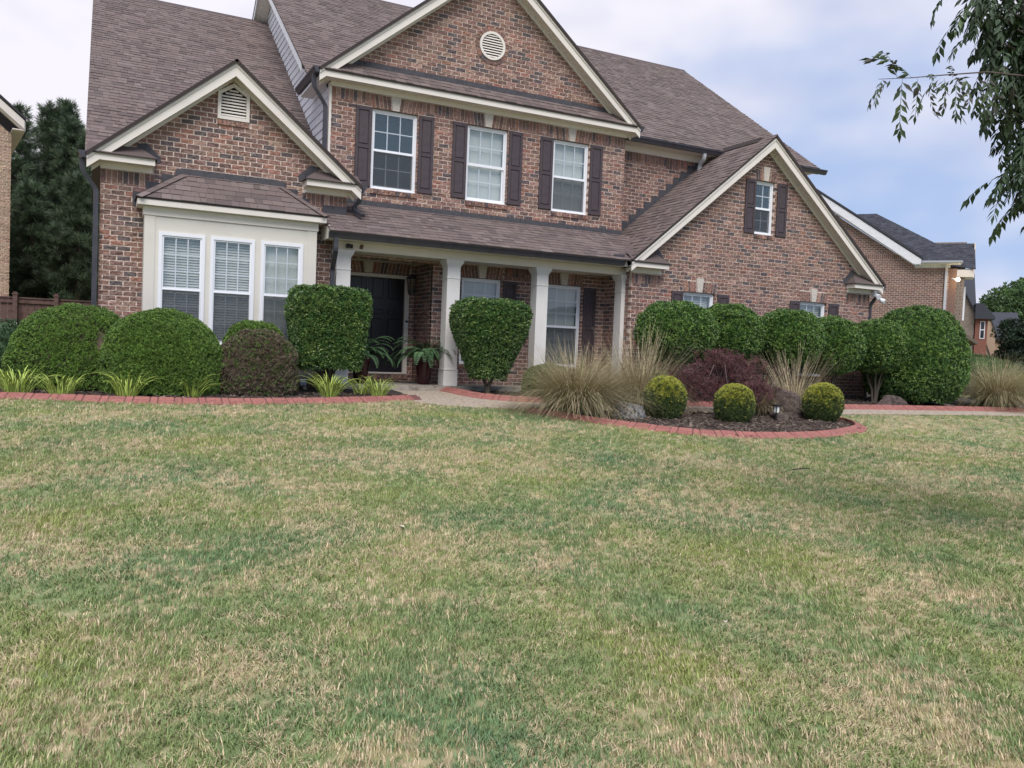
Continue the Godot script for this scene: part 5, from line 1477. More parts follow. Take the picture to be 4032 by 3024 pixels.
func build_neighbours() -> void:
	# tan brick house beyond the fence
	brick_set = 1
	var o := thing("neighbour_house", "tan brick neighbour house with cream gable trim beyond the fence", "house", Vector3(-6.15, 0, -12.45), 0.16)
	var zf := 0.0
	var k := 0.83
	brick_wall(o, V2([-3.05, -0.2, 0, -0.2, 0, 6.35, -3.05, 6.35 + k * 3.05]), [], [], Vector3(0, 0, zf), Vector3.RIGHT, Vector3.BACK)
	brick_wall(o, V2([0.102, -0.2, 4.0, -0.2, 4.0, 6.35, 0.102, 6.35]), [], [], Vector3.ZERO, Vector3(0, 0, -1), Vector3.RIGHT, 0.1, -99, 0.0, false)
	finish_bricks(o, 300)
	var sf := MB.new(); sf.span(0.002, 0.30, 6.46, 6.49, -4.0, 0.25); sf.span(0.30, 0.32, 6.46, 6.72, -4.0, 0.24); part("eave_soffit", sf, M.trim, o)
	var bk := MB.new(); bk.span(-9, -3.06, -0.2, 6.3, -9, -0.01); bk.span(-3.05, -0.11, -0.2, 6.3, -9, -0.11); part("rear_wall", bk, M.tan_plain, o)
	var tr := MB.new()
	tr.prism(PackedVector2Array([Vector2(0.29, 6.50), Vector2(-4.35, 6.50 + k * 4.64), Vector2(-4.35, 6.74 + k * 4.64), Vector2(0.29, 6.74)]), Vector3(0, 0, zf), Vector3.RIGHT, Vector3.UP, Vector3.BACK, 0.25, 0.30); part("rake_board", tr, M.trim, o)
	tr = MB.new(); tr.prism(PackedVector2Array([Vector2(0.25, 6.50), Vector2(-4.35, 6.48 + k * 4.6), Vector2(-4.35, 6.53 + k * 4.6), Vector2(0.25, 6.53)]), Vector3(0, 0, zf), Vector3.RIGHT, Vector3.UP, Vector3.BACK, 0.002, 0.249); part("soffit", tr, M.trim, o)
	tr = MB.new(); tr.prism(PackedVector2Array([Vector2(0.33, 6.75), Vector2(-4.35, 6.75 + k * 4.66), Vector2(-4.35, 6.84 + k * 4.66), Vector2(0.35, 6.80)]), Vector3(0, 0, zf), Vector3.RIGHT, Vector3.UP, Vector3.BACK, -8.0, 0.34, Color(0.05, 0.045, 0.05)); part("roof", tr, M.shingle, o)
	brick_set = 2
	# brick house to the right, turned towards the bend of the street
	o = thing("neighbour_house", "brown brick neighbour house with dark slate-coloured roof and lit eave lamp", "house", Vector3(28.964, 0, -8.4), -0.8896)
	brick_wall(o, V2([-11.0, -0.3, 0.0, -0.3, 0.0, 5.07, -1.37, 5.16, -6.4, 8.62, -11.0, 5.4]), [], [rect(-8.5, -1.95, 5.44, 5.66)], Vector3.ZERO, Vector3.RIGHT, Vector3.BACK, 0.1, -99, 0.05)
	var wn: Node3D = o.get_node("wall")
	soldier_band(wn, -8.5, -1.95, 5.655, [], Vector3.ZERO, Vector3.RIGHT, Vector3.BACK)
	for b in all_bricks:
		b.o = o.transform * b.o; b.at = o.transform * b.at; b.ux = o.basis * b.ux; b.n = o.basis * b.n
	# bricks were moved to world space to rank them; bring them back
	for b in all_bricks:
		b.o = o.transform.affine_inverse() * b.o; b.ux = o.basis.inverse() * b.ux; b.n = o.basis.inverse() * b.n
	finish_bricks(o, 300)
	var q := MB.new(); q.span(-11, -0.1, -0.3, 5.0, -9.0, -0.11); q.span(-0.1, 0.0, -0.3, 5.0, -1.6, -0.101); part("rear_wall", q, M.brown_plain, o)
	# gable rake
	q = MB.new(); q.prism(V2([-1.12, 5.17, -1.12, 5.40, -6.4, 9.08, -6.4, 8.74, -1.45, 5.22]), Vector3(0, 0, 0), Vector3.RIGHT, Vector3.UP, Vector3.BACK, 0.28, 0.33); part("rake_board", q, M.trim_white, o)
	q = MB.new(); q.prism(V2([-1.35, 5.15, -6.4, 8.66, -6.4, 8.75, -1.35, 5.25]), Vector3(0, 0, 0), Vector3.RIGHT, Vector3.UP, Vector3.BACK, 0.002, 0.279); part("rake_soffit", q, M.trim_white, o)
	q = MB.new(); q.span(-1.36, 0.02, 5.07, 5.20, 0.002, 0.04); part("frieze", q, M.trim_white, o)
	q = MB.new(); q.span(-1.11, 0.42, 5.20, 5.22, 0.0, 0.33); q.span(-1.11, 0.42, 5.20, 5.31, 0.331, 0.36); part("eave_board", q, M.trim_white, o)
	gutter_pale(o, Vector3(-1.10, 5.215, 0.361), Vector3(0.46, 5.215, 0.361))
	q = MB.new(); q.duct([Vector3(-0.12, 5.22, 0.30), Vector3(-0.12, 5.02, 0.10), Vector3(-0.12, 4.9, 0.05), Vector3(-0.12, 2.95, 0.05), Vector3(0.05, 2.75, 0.05), Vector3(0.28, 2.68, 0.05)], Vector3.BACK, 0.035, 0.05); part("downspout", q, M.metal_pale, o)
	# roofs: slope above the eave, hip, and the front gable behind it
	var vd := Vector3(0, 0.64, -1.0).normalized()
	var ln := 4.4 * sqrt(1 + 0.64 * 0.64)
	shingles(o, "main_roof", V2([-1.1, 0.0, 0.48, 0, -0.75, 2.0, -3.15, ln, -5.0, ln, -1.1, 0.24]), Vector3(0, 5.32, 0.40), Vector3.RIGHT, vd, false, true)
	q = MB.new(); q.prism(V2([-1.08, 5.42, -6.4, 9.12, -6.4, 9.2, -1.05, 5.5]), Vector3(0, 0, 0), Vector3.RIGHT, Vector3.UP, Vector3.BACK, -3.0, 0.37, Color(0.05, 0.055, 0.07)); part("gable_roof", q, M.shingle, o)
	var v2 := Vector3(0, 0.9, -1.0).normalized()
	shingles(o, "front_gable_roof", V2([-0.85, 0.35, 1.06, -0.2, 1.06, 1.75, -0.62, 1.75]), Vector3(0, 5.25, -1.2), Vector3.RIGHT, v2, false, true)
	finish_tabs(o, 300)
	q = MB.new(); q.prism(V2([-1.2, 5.1, 0.75, 5.1, 0.75, 6.5, -0.6, 6.5]), Vector3(0, 0, -2.6), Vector3.RIGHT, Vector3.UP, Vector3.BACK, -4.0, 0.0); part("gable_wall", q, M.stone, o)
	q = MB.new(); q.prism(V2([1.03, 4.85, 1.09, 4.85, 1.09, 6.40, 1.03, 6.40]), Vector3(0, 0, -2.2), Vector3.RIGHT, Vector3.UP, Vector3.BACK, -1.0, 0.05); part("gable_fascia", q, M.trim, o)
	q = MB.new(); q.span(0.05, 0.98, 4.78, 5.10, -2.4, -1.15); part("soffit", q, M.trim, o)
	# stone-faced front bay showing past the corner, with its window and porch roof
	q = MB.new(); q.span(0.002, 0.30, -0.3, 5.05, -1.5, -0.25); part("front_pier", q, M.brown_plain, o)
	q = MB.new(); q.span(0.302, 0.66, -0.3, 4.78, -4.0, -1.25); part("stone_bay", q, M.stone, o)
	q = MB.new(); q.span(0.662, 0.76, 2.9, 4.4, -3.4, -1.7); part("bay_window", q, M.vinyl, o)
	q = MB.new(); q.prism(V2([-0.05, 2.22, 0.55, 2.22, 1.20, 1.80, 1.24, 1.90, 0.62, 2.34, 0.10, 2.60, -0.05, 2.62]), Vector3(0, 0, -1.0), Vector3.RIGHT, Vector3.UP, Vector3.BACK, -2.5, 1.2, Color(0.16, 0.13, 0.11)); part("porch_roof", q, M.shingle, o)
	q = MB.new(); q.span(0.1, 0.42, 1.2, 2.2, -0.6, -0.2); part("porch_pier", q, M.trim, o)
	# the lit lamp under its eave
	var lp := thing("eave_lamp", "lit flood lamp under the eave of the brown brick neighbour house", "lamp", Vector3(28.964, 0, -8.4) + Vector3(0.6297, 0, 0.7768) * 0.29 + Vector3(-0.7768, 0, 0.6297) * 0.16 + Vector3(0, 4.5, 0))
	q = MB.new(); q.tube([Vector3(0.02, 0.10, -0.25), Vector3(0, 0.05, -0.05)], [0.03, 0.04], 8); part("mount", q, M.vinyl, lp)
	q = MB.new(); q.lathe([Vector2(0, -0.09), Vector2(0.06, -0.07), Vector2(0.09, 0.0), Vector2(0.06, 0.07), Vector2(0, 0.09)], Vector3(0, 0.04, 0.05), 16); part("lamp_bulb", q, M.glow, lp)
	var li := OmniLight3D.new(); li.name = "lamp_light"; lp.add_child(li); li.position = Vector3(0, 0.04, 0.05); li.light_energy = 0.12; li.light_color = Color(1.0, 0.85, 0.62); li.omni_range = 12.0; li.omni_attenuation = 2.0; li.light_size = 0.1; li.shadow_enabled = true
	brick_set = 0
	# further houses along the bend
	o = thing("far_house", "red brick house with narrow bay window, second beyond the hedge", "house", Vector3(41.77, 0, -15.32), -0.8896)
	gable_box(o, -9.0, -0.75, -9.0, -1.5, 3.9, 3.0, true, M.red_brick_plain, M.slate)
	gable_box(o, -3.6, -0.62, -3.0, 0.3, 3.95, 2.9, false, M.stone, M.slate, 0.2)
	q = MB.new(); q.span(-0.57, 0.05, -0.3, 3.62, -1.8, 0.4); part("bay", q, M.red_brick_plain, o)
	q = MB.new(); q.prism(V2([-0.62, 3.62, 0.40, 3.62, 0.36, 3.75, -0.25, 4.5, -0.62, 4.5]), Vector3(0, 0, 0), Vector3.RIGHT, Vector3.UP, Vector3.BACK, -2.0, 0.7); part("bay_roof", q, M.slate, o)
	var wq := pivot("window", o)
	q = MB.new(); ring(q, -0.33, -0.08, 2.5, 3.5, 0.035, 0.40, 0.43); q.span(-0.3, -0.11, 2.98, 3.03, 0.40, 0.428); part("frame", q, M.vinyl, wq)
	q = MB.new(); q.span(-0.30, -0.11, 2.53, 3.47, 0.401, 0.41); part("pane", q, M.dark_glass, wq)
	o = thing("far_house", "slate-roofed house with steep narrow gables, third beyond the hedge", "house", Vector3(58.6, 0, -26.0), -0.8896)
	gable_box(o, -3.0, 1.55, -8.0, 0.0, 3.2, 2.1, true, M.tan_plain, M.slate, 0.3)
	gable_box(o, -1.25, -0.15, -1.0, 2.0, 3.5, 1.5, false, M.tan_plain, M.slate, 0.12)
	gable_box(o, -1.5, -0.3, 0.0, 2.6, 1.2, 1.7, false, M.tan_plain, M.slate, 0.15)

	# ---- fence
	o = thing("wooden_fence", "dark brown board fence between the house and the tan brick neighbour", "fence", Vector3(0, -0.08, -8.0))
	var bd := MB.new(); bd.box(Vector3.ZERO, Vector3(0.138, 1.58, 0.018)); var bm := bd.mesh(M.fence)
	var x := -13.6
	while x < -3.9:
		inst("board", bm, o, Transform3D(Basis(), Vector3(x, 0.82 + rng.randf_range(-0.003, 0.003), rng.randf_range(-0.003, 0.003)))); x += 0.143
	for y in [0.35, 1.5]:
		var rl := MB.new(); rl.span(-13.7, -3.86, y, y + 0.09, 0.0125, 0.05); part("rail", rl, M.fence, o)
	var cpf := MB.new(); cpf.span(-13.7, -3.86, 1.612, 1.645, -0.05, 0.07); part("cap_rail", cpf, M.fence, o)
	x = -5.646 - 0.877 * 9
	while x < -3.9:
		var po := MB.new(); po.span(x - 0.05, x + 0.05, -0.2, 1.70, 0.051, 0.15); po.span(x - 0.065, x + 0.065, 1.70, 1.735, 0.036, 0.165); po.span(x - 0.04, x + 0.04, 1.735, 1.77, 0.06, 0.14); part("post", po, M.fence, o)
		x += 0.877
	# ---- pines behind the fence
	var i := 0
	for p in [[-6.9, -24.5, 9.9, 3.2, "pine standing tight beside the tan brick neighbour"], [-5.85, -26.5, 10.6, 3.4, "tallest pine behind the fence"], [-4.95, -25.0, 9.9, 3.2, "pine left of the downspout corner behind the fence"], [-4.2, -23.5, 9.0, 3.2, "pine closest to the brick corner behind the fence"], [-6.2, -21.5, 6.3, 3.4, "low bushy pine at the fence by the tan brick neighbour"], [-4.6, -20.5, 6.6, 3.4, "low bushy pine at the fence by the downspout corner"], [-5.4, -31.0, 12.0, 3.8, "pine furthest back behind the fence"], [-8.2, -29.0, 11.0, 3.8, "pine half hidden by the tan brick neighbour"], [-3.0, -29.0, 10.0, 3.8, "pine half hidden by the side roof"]]:
		pine(p[4], Vector3(p[0], -0.1, p[1]), p[2], p[3], 70 + i, 0.02 if p[2] < 7 else 0.10); i += 1
	# ---- trees and bushes to the right
	var gl := [Color(0.075, 0.145, 0.045), Color(0.095, 0.175, 0.055), Color(0.060, 0.120, 0.040)]
	tree("leafy_tree", "tall bright green tree far behind the slate-roofed houses", Vector3(76.5, -0.1, -34.0), 3.0, 0.3, Vector3(0, 5.9, 0), Vector3(5.0, 3.6, 4.0), 90, 45, M.big_sprig, gl, 81)
	tree("leafy_tree", "tall green tree behind the houses at the lane's end", Vector3(80.5, -0.1, -28.0), 3.0, 0.3, Vector3(0, 5.2, 0), Vector3(4.6, 4.2, 4.0), 80, 45, M.big_sprig, gl, 82)
	tree("dark_tree", "dark round-crowned tree in front of the slate-roofed houses", Vector3(35.7, -0.1, -9.3), 0.8, 0.08, Vector3(0.0, 2.15, 0), Vector3(1.2, 1.45, 1.1), 60, 60, M.mid_sprig, [Color(0.022, 0.045, 0.025), Color(0.03, 0.058, 0.03)], 83, 0.26)
	var bi := 0
	for p in [[18.75, 0.2, 0.60, 1.20, "light green bush right behind the wide tan fountain grass", Color(0.075, 0.14, 0.045)], [20.9, -0.9, 0.60, 1.1, "green bush before the brown brick neighbour's porch", Color(0.07, 0.13, 0.04)], [23.1, -2.2, 0.75, 1.15, "low wide bush before the far red brick house", Color(0.075, 0.12, 0.035)], [18.2, 2.0, 0.42, 0.72, "golden round bush at the end of the lane bed", Color(0.25, 0.27, 0.05)], [26.2, -3.6, 0.8, 1.1, "dark green bush near the dark round-crowned tree", Color(0.04, 0.075, 0.03)]]:
		o = thing("lane_bush", p[4], "bush", on_ground(p[0], p[1]))
		shrub_body(o, Vector3(p[2], p[3] * 0.55, p[2]), 2.2, -0.5, 0, 900, M.holly_sprig, [p[5], p[5] * 0.8], 0.14, 90 + bi, p[5], p[3] * 0.48); bi += 1
	# ---- tree reaching in from the right, close to the camera
	o = thing("overhanging_tree", "near tree whose drooping leafy branch reaches across the sky", "tree", on_ground(3.05, 12.9))
	var T0 := o.position
	var tk := MB.new(); tk.tube([Vector3(0, -0.2, 0), Vector3(0.03, 1.0, 0), Vector3(-0.05, 2.2, 0.02), Vector3(-0.1, 3.4, 0.0), Vector3(0.0, 4.8, 0)], [0.13, 0.11, 0.095, 0.07, 0.02], 10, Color(0.13, 0.11, 0.09)); part("trunk", tk, M.bark, o)
	var tr2: Array = []; var cl: Array = []
	var tips: Array = []
	for p in [[0.80, 3.05, 12.36], [0.85, 2.92, 12.38], [0.97, 2.70, 12.46], [0.98, 2.45, 12.47], [1.02, 2.30, 12.5], [1.02, 2.02, 12.5], [1.06, 1.95, 12.55], [1.3, 3.4, 12.5], [1.35, 2.8, 12.7], [1.4, 2.2, 12.6], [1.6, 2.0, 12.8], [1.5, 3.6, 12.3], [2.0, 3.9, 12.4], [2.2, 2.4, 12.2], [2.4, 3.2, 12.9], [2.0, 2.9, 13.3], [3.0, 4.6, 12.7], [3.9, 3.6, 12.6], [3.7, 2.8, 13.3], [2.7, 3.4, 13.7], [3.4, 4.0, 12.2], [1.15, 3.25, 12.45], [1.2, 2.62, 12.55], [1.22, 2.0, 12.56], [1.7, 3.2, 12.6], [1.6, 2.6, 12.4], [0.90, 3.0, 12.40], [1.0, 2.9, 12.46], [1.05, 2.78, 12.50], [1.0, 3.15, 12.44], [1.08, 2.62, 12.50], [1.12, 2.95, 12.52], [1.10, 2.45, 12.53], [1.15, 2.15, 12.56], [1.2, 3.05, 12.5], [1.25, 2.75, 12.58]]: tips.append(Vector3(p[0], p[1], p[2]))
	for p in tips:
		var e: Vector3 = p - T0
		var st := Vector3(-0.05, clampf(e.y * 0.72, 1.6, 3.6), 0)
		var lm := MB.new(); lm.tube([st, st.lerp(e, 0.5) + Vector3(0, 0.18, 0), e], [0.03, 0.018, 0.005], 5, Color(0.12, 0.10, 0.085)); part("limb", lm, M.bark, o)
		for n in 46:
			var f := rng.randf_range(0.62, 1.02)
			var at := st.lerp(e, f) + Vector3(0, 0.18 * (1.0 - absf(f - 0.5) * 2.0), 0) + Vector3(rng.randf_range(-1, 1), rng.randf_range(-1, 1), rng.randf_range(-1, 1)) * 0.13 * (1.0 if f < 0.95 else 0.3)
			var ang := rng.randf() * TAU
			var bs := Basis(Vector3.UP, ang) * Basis(Vector3.BACK, rng.randf_range(-0.7, 0.25))
			tr2.append(Transform3D(bs.scaled(Vector3.ONE * rng.randf_range(0.7, 1.15)), at))
			var t := rng.randf_range(0.7, 1.3)
			cl.append(Color(0.036 * t, 0.068 * t, 0.028 * t) if rng.randf() < 0.8 else Color(0.065 * t, 0.11 * t, 0.04 * t))
	many("leaves", M.spray, tr2, cl, o)
	# the long bare branch with its hanging sprays
	var B := [Vector3(1.55, 2.50, 12.80), Vector3(1.05, 2.475, 12.60), Vector3(0.80, 2.485, 12.50), Vector3(0.55, 2.445, 12.42), Vector3(0.33, 2.405, 12.36), Vector3(0.13, 2.375, 12.31)]
	var bl: Array = []; var br := [0.010, 0.006, 0.0045, 0.0035, 0.0025, 0.0015]
	for p in B: bl.append(p - T0)
	bl.push_front(Vector3(-0.05, 2.4, 0)); br.push_front(0.03)
	var bb := MB.new(); bb.tube(bl, br, 6, Color(0.12, 0.095, 0.085)); part("branch", bb, M.bark, o)
	for sp in [[0.16, -0.35, 0.1, 0.6], [0.27, -1.25, 0.4, 1.1], [0.24, 0.75, 0.2, 0.95], [0.33, 0.95, -0.3, 1.0], [0.36, -1.1, 0.5, 0.8], [0.45, -1.3, -0.2, 0.75], [0.52, -0.9, 0.6, 0.7], [0.60, -1.2, 0.3, 0.8], [0.66, -1.0, -0.5, 0.85], [0.74, -1.25, 0.2, 0.8], [0.82, -1.0, 0.7, 0.9], [0.88, -1.2, -0.4, 0.8], [0.95, -1.3, 0.3, 0.95], [0.22, -0.2, -0.5, 0.7], [0.42, 0.25, 0.6, 0.6], [0.50, -0.4, -0.7, 0.75], [0.57, 0.5, 0.3, 0.6], [0.64, -0.5, 0.8, 0.8], [0.70, 0.3, -0.6, 0.7], [0.78, -0.6, 0.5, 0.85], [0.86, 0.4, 0.4, 0.8], [0.92, -0.5, -0.6, 0.9]]:
		var xx: float = sp[0]
		var p := Vector3(xx, lerpf(2.375, 2.475, clampf((xx - 0.13) / 0.92, 0, 1)), lerpf(12.31, 12.60, clampf((xx - 0.13) / 0.92, 0, 1)))
		var d := Vector3(-0.55, sp[1], sp[2]).normalized()
		var zz := d.cross(Vector3.UP).normalized(); var yy := zz.cross(d)
		inst("leaf_spray", M.sprays_near[rng.randi() % 4], o, Transform3D(Basis(d * sp[3], yy * sp[3], zz * sp[3]), p - T0))
func gutter_pale(o: Node3D, a: Vector3, b: Vector3) -> void:
	var mb := MB.new()
	mb.prism(V2([0, 0, 0.09, 0.0, 0.12, 0.06, 0.12, 0.105, 0, 0.105]), a, Vector3.BACK, Vector3.UP, Vector3.RIGHT, 0.0, b.x - a.x, Color.WHITE, true)
	part("gutter", mb, M.metal_pale, o)
# compound leaf: pairs of pointed leaflets along a drooping stalk that starts at the origin and runs along +x
func spray_mesh(s: int, m: Material, cols: Array, wild := 0.15) -> Mesh:
	var r := RandomNumberGenerator.new(); r.seed = s
	var mb := MB.new()
	var p := Vector3.ZERO; var ang := 0.15
	var k := 7; var L := 0.27
	for i in k:
		var d := Vector3(cos(ang), -sin(ang), 0)
		var nx := p + d * L / k
		var c: Color = cols[r.randi() % cols.size()]
		mb.quad(p + Vector3(0, 0, -0.0012), nx + Vector3(0, 0, -0.0012), nx + Vector3(0, 0, 0.0012), p + Vector3(0, 0, 0.0012), Color(0.8, 0.7, 0.6) * c)
		for q in [-1.0, 1.0]:
			if r.randf() < wild * 0.5: continue
			var dir := (Vector3(0, -0.65, q * 0.75) + d * 0.75 + Vector3(r.randf_range(-1, 1), r.randf_range(-1, 1), r.randf_range(-1, 1)) * (0.25 + wild)).normalized()
			leaf_mesh(mb, nx - d * r.randf() * 0.02, dir, Vector3(r.randf_range(-0.6, 0.6), 1, r.randf_range(-0.6, 0.6)), r.randf_range(0.055, 0.082), r.randf_range(0.021, 0.028), c, 0.18)
		p = nx; ang += 0.14
	leaf_mesh(mb, p, Vector3(cos(ang), -sin(ang), 0), Vector3(0.1, 1, 0.2), 0.075, 0.024, cols[0], 0.18)
	return mb.mesh(m)

# ---------------------------------------------------------------- lawn
var patchy: FastNoiseLite
var patchy2: FastNoiseLite
func dryness(x: float, z: float) -> float:
	var d := 0.30 + 1.05 * patchy.get_noise_2d(x, z * 1.25) + 0.55 * patchy2.get_noise_2d(x, z)
	d += 0.55 * exp(-(pow((x - 9.3) / 2.2, 2) + pow((z - 5.2) / 1.0, 2)))
	d += 0.22 * exp(-pow((z - 4.2) / 0.6, 2)) if x < 1.6 else 0.0
	d -= 0.40 * exp(-(pow((x + 0.9) / 0.9, 2) + pow((z - 11.6) / 1.6, 2)))
	return clampf(d, 0.0, 1.0)
func build_lawn() -> void:
	var g := MB.new()
	var zs := [-400.0, -60.0, -10.0, 1.2, 3.0, 6.0, 10.0, 14.0, 18.0, 24.0, 40.0, 120.0]
	for i in zs.size() - 1:
		for j in 4:
			var xs := [-400.0, -30.0, 0.0, 40.0, 500.0]
			g.quad(on_ground(xs[j], zs[i + 1]), on_ground(xs[j + 1], zs[i + 1]), on_ground(xs[j + 1], zs[i]), on_ground(xs[j], zs[i]))
	struct("lawn", g, M.lawn)
	# blades: small tufts, thicker near the camera where single blades can be seen
	var keep_out: Array = []
	for n in ["planting_bed_left", "planting_bed_right", "planting_bed_island", "path"]: keep_out.append(lawn_gaps[n])
	var gt: Array = []; var gcol: Array = []; var dt: Array = []; var dcol: Array = []
	var tone := fbm(909, 0.55, 3)
	for band in [[2.0, 4.2, 2300.0], [4.2, 6.5, 1500.0], [6.5, 9.5, 900.0], [9.5, 14.0, 480.0], [14.0, 22.0, 170.0]]:
		var area: float = 0.5 * (band[1] * band[1] - band[0] * band[0]) * 1.42
		for i in int(area * band[2]):
			var r := sqrt(lerpf(band[0] * band[0], band[1] * band[1], rng.randf()))
			var a := 0.461 + rng.randf_range(-0.71, 0.71)
			var p := Vector2(cam_at.x + sin(a) * r, cam_at.z - cos(a) * r)
			if p.y < 1.3: continue
			var out := false
			for k in keep_out:
				if Geometry2D.is_point_in_polygon(p, k): out = true; break
			if out: continue
			var dry := dryness(p.x, p.y)
			var s := rng.randf_range(0.75, 1.25) * (1.0 + 0.28 * clampf((r - 4.0) / 8.0, 0, 1))
			# the mower laid the blades over in alternate passes towards and away from the house
			var pass_at := sin((p.x * 0.93 + p.y * 0.36 + 0.12 * tone.get_noise_2d(p.x * 0.6, p.y * 0.6)) * TAU / 1.15)
			var laid := Basis(Vector3(0.93, 0, 0.36).normalized(), (0.30 if pass_at > 0.0 else -0.30))
			var tr := Transform3D((laid * Basis(Vector3.UP, rng.randf() * TAU) * Basis(Vector3.RIGHT, rng.randf_range(-0.25, 0.25))).scaled(Vector3(s, s * rng.randf_range(0.7, 1.2), s)), on_ground(p.x, p.y, -0.003))
			var t := rng.randf_range(0.75, 1.25)
			if rng.randf() < 0.16 + dry * 0.70:
				dt.append(tr); dcol.append(Color(0.60 * t, 0.49 * t, 0.32 * t) if rng.randf() < 0.7 else Color(0.48 * t, 0.44 * t, 0.23 * t))
			else:
				var yellowing := 0.5 + 0.9 * tone.get_noise_2d(p.x, p.y)
				gt.append(tr); gcol.append(Color(lerpf(0.165, 0.300, yellowing) * t, lerpf(0.265, 0.355, yellowing) * t, lerpf(0.112, 0.105, yellowing) * t))
	tag(many("lawn_grass", M.tuft, gt, gcol, self), "short green lawn blades growing across the front yard", "grass")
	tag(many("dry_grass", M.tuft2, dt, dcol, self), "straw-coloured dormant blades in patches of the lawn", "grass")
func tuft_mesh(s: int, n: int, w: float, h: float, m: Material) -> Mesh:
	var r := RandomNumberGenerator.new(); r.seed = s
	var mb := MB.new()
	for i in n:
		var a := r.randf() * TAU
		var f := Vector3(cos(a), 0, sin(a)) * sqrt(r.randf()) * w
		var b := r.randf() * TAU
		var d := Vector3(cos(b), 0, sin(b))
		var side := d.cross(Vector3.UP) * 0.0019
		var hh := h * r.randf_range(0.55, 1.15)
		var m1 := f + d * hh * 0.18 + Vector3(0, hh * 0.6, 0); var tp := f + d * hh * r.randf_range(0.35, 0.8) + Vector3(0, hh, 0)
		var t := r.randf_range(0.75, 1.2)
		var c := Color(t, t, t)
		mb.quad(f - side, f + side, m1 + side * 0.8, m1 - side * 0.8, c); mb.tri(m1 - side * 0.8, m1 + side * 0.8, tp, c)
	return mb.mesh(m)
var lawn_gaps := {}
var brick_set := 0

# ---------------------------------------------------------------- sky
func sky_picture() -> ImageTexture:
	var W := 1024; var Hh := 512
	var im := Image.create(W, Hh, false, Image.FORMAT_RGBF)
	var n1 := fbm(5, 1.15, 5); var n2 := fbm(17, 2.6, 5); var n3 := fbm(29, 7.0, 4)
	for y in Hh:
		var el := PI * (0.5 - (y + 0.5) / Hh)
		for x in W:
			var az := wrapf(TAU * (x + 0.5) / W, -PI, PI)
			var d := Vector3(sin(az) * cos(el), sin(el), -cos(az) * cos(el))
			var q := d / (absf(d.y) + 0.32)     # clouds lie in a flat layer, so they crowd towards the horizon
			var u := clampf(d.y, 0.0, 1.0)
			var blue := Color(0.195, 0.270, 0.425).lerp(Color(0.165, 0.22, 0.36), clampf(u * 1.3, 0, 1)).lerp(Color(0.28, 0.335, 0.44), pow(1.0 - u, 9.0))
			var c := 0.66 + 0.60 * n1.get_noise_3dv(Vector3(q.x, d.y * 2.0, q.z)) + 0.34 * n2.get_noise_3dv(Vector3(q.x, d.y * 2.6, q.z)) + 0.10 * n3.get_noise_3dv(q)
			c += 0.30 * cos(az + 0.25) + 0.75 * exp(-pow((az + 0.15) / 0.42, 2.0))
			# an open lane of blue low on the right
			c -= 0.85 * exp(-pow((el - 0.17 - 0.06 * n1.get_noise_2d(az * 2.0, 1.0)) / 0.10, 2.0)) * clampf(sin(clampf(az - 0.15, 0.0, PI) * 0.9), 0, 1)
			var puff := exp(-pow((el - 0.06) / 0.055, 2.0)) * (0.35 + 1.3 * n2.get_noise_3dv(Vector3(az * 2.6, el * 9.0, 3.0)))
			c = clampf(maxf(c, puff), 0.0, 1.0)
			c = c * c * (3.0 - 2.0 * c)
			var shade := 0.5 + 0.9 * n2.get_noise_3dv(Vector3(q.x * 1.3 + 4.0, d.y * 3.0, q.z * 1.3)) + 0.25 * cos(az + 0.3) + 0.25 * exp(-pow((az + 0.15) / 0.42, 2.0))
			var white := Color(0.325, 0.335, 0.415).lerp(Color(0.475, 0.458, 0.49), clampf(shade, 0, 1))
			var p := blue.lerp(white, c * 0.94)
			if d.y < 0.0: p = p.lerp(Color(0.10, 0.11, 0.08), clampf(-d.y * 8.0, 0, 1))
			im.set_pixel(x, y, p)
	return ImageTexture.create_from_image(im)

# fired clay with weather blotches and pale smears of mortar wash
func brick_stain() -> ImageTexture:
	var S := 1024
	var big := fbm(71, 0.006, 4).get_seamless_image(S, S); var mid := fbm(72, 0.035, 4).get_seamless_image(S, S); var fine := fbm(73, 0.16, 3).get_seamless_image(S, S)
	var im := Image.create(S, S, false, Image.FORMAT_RGB8)
	for y in S:
		for x in S:
			var f := 0.67 * (1.0 + 0.30 * (big.get_pixel(x, y).r - 0.5)) * (1.0 + 0.42 * (mid.get_pixel(x, y).r - 0.5)) * (1.0 + 0.35 * (fine.get_pixel(x, y).r - 0.5))
			var w := clampf((mid.get_pixel(x, y).r * 0.6 + big.get_pixel((x + 300) % S, y).r * 0.55 - 0.68) * 5.0, 0.0, 1.0) * clampf(fine.get_pixel(x, y).r * 1.6 - 0.2, 0, 1)
			im.set_pixel(x, y, Color(minf(f * lerpf(1.0, 1.22, w), 1.0), minf(f * lerpf(1.0, 1.42, w), 1.0), minf(f * lerpf(1.0, 1.48, w), 1.0)).linear_to_srgb())
	return ImageTexture.create_from_image(im)
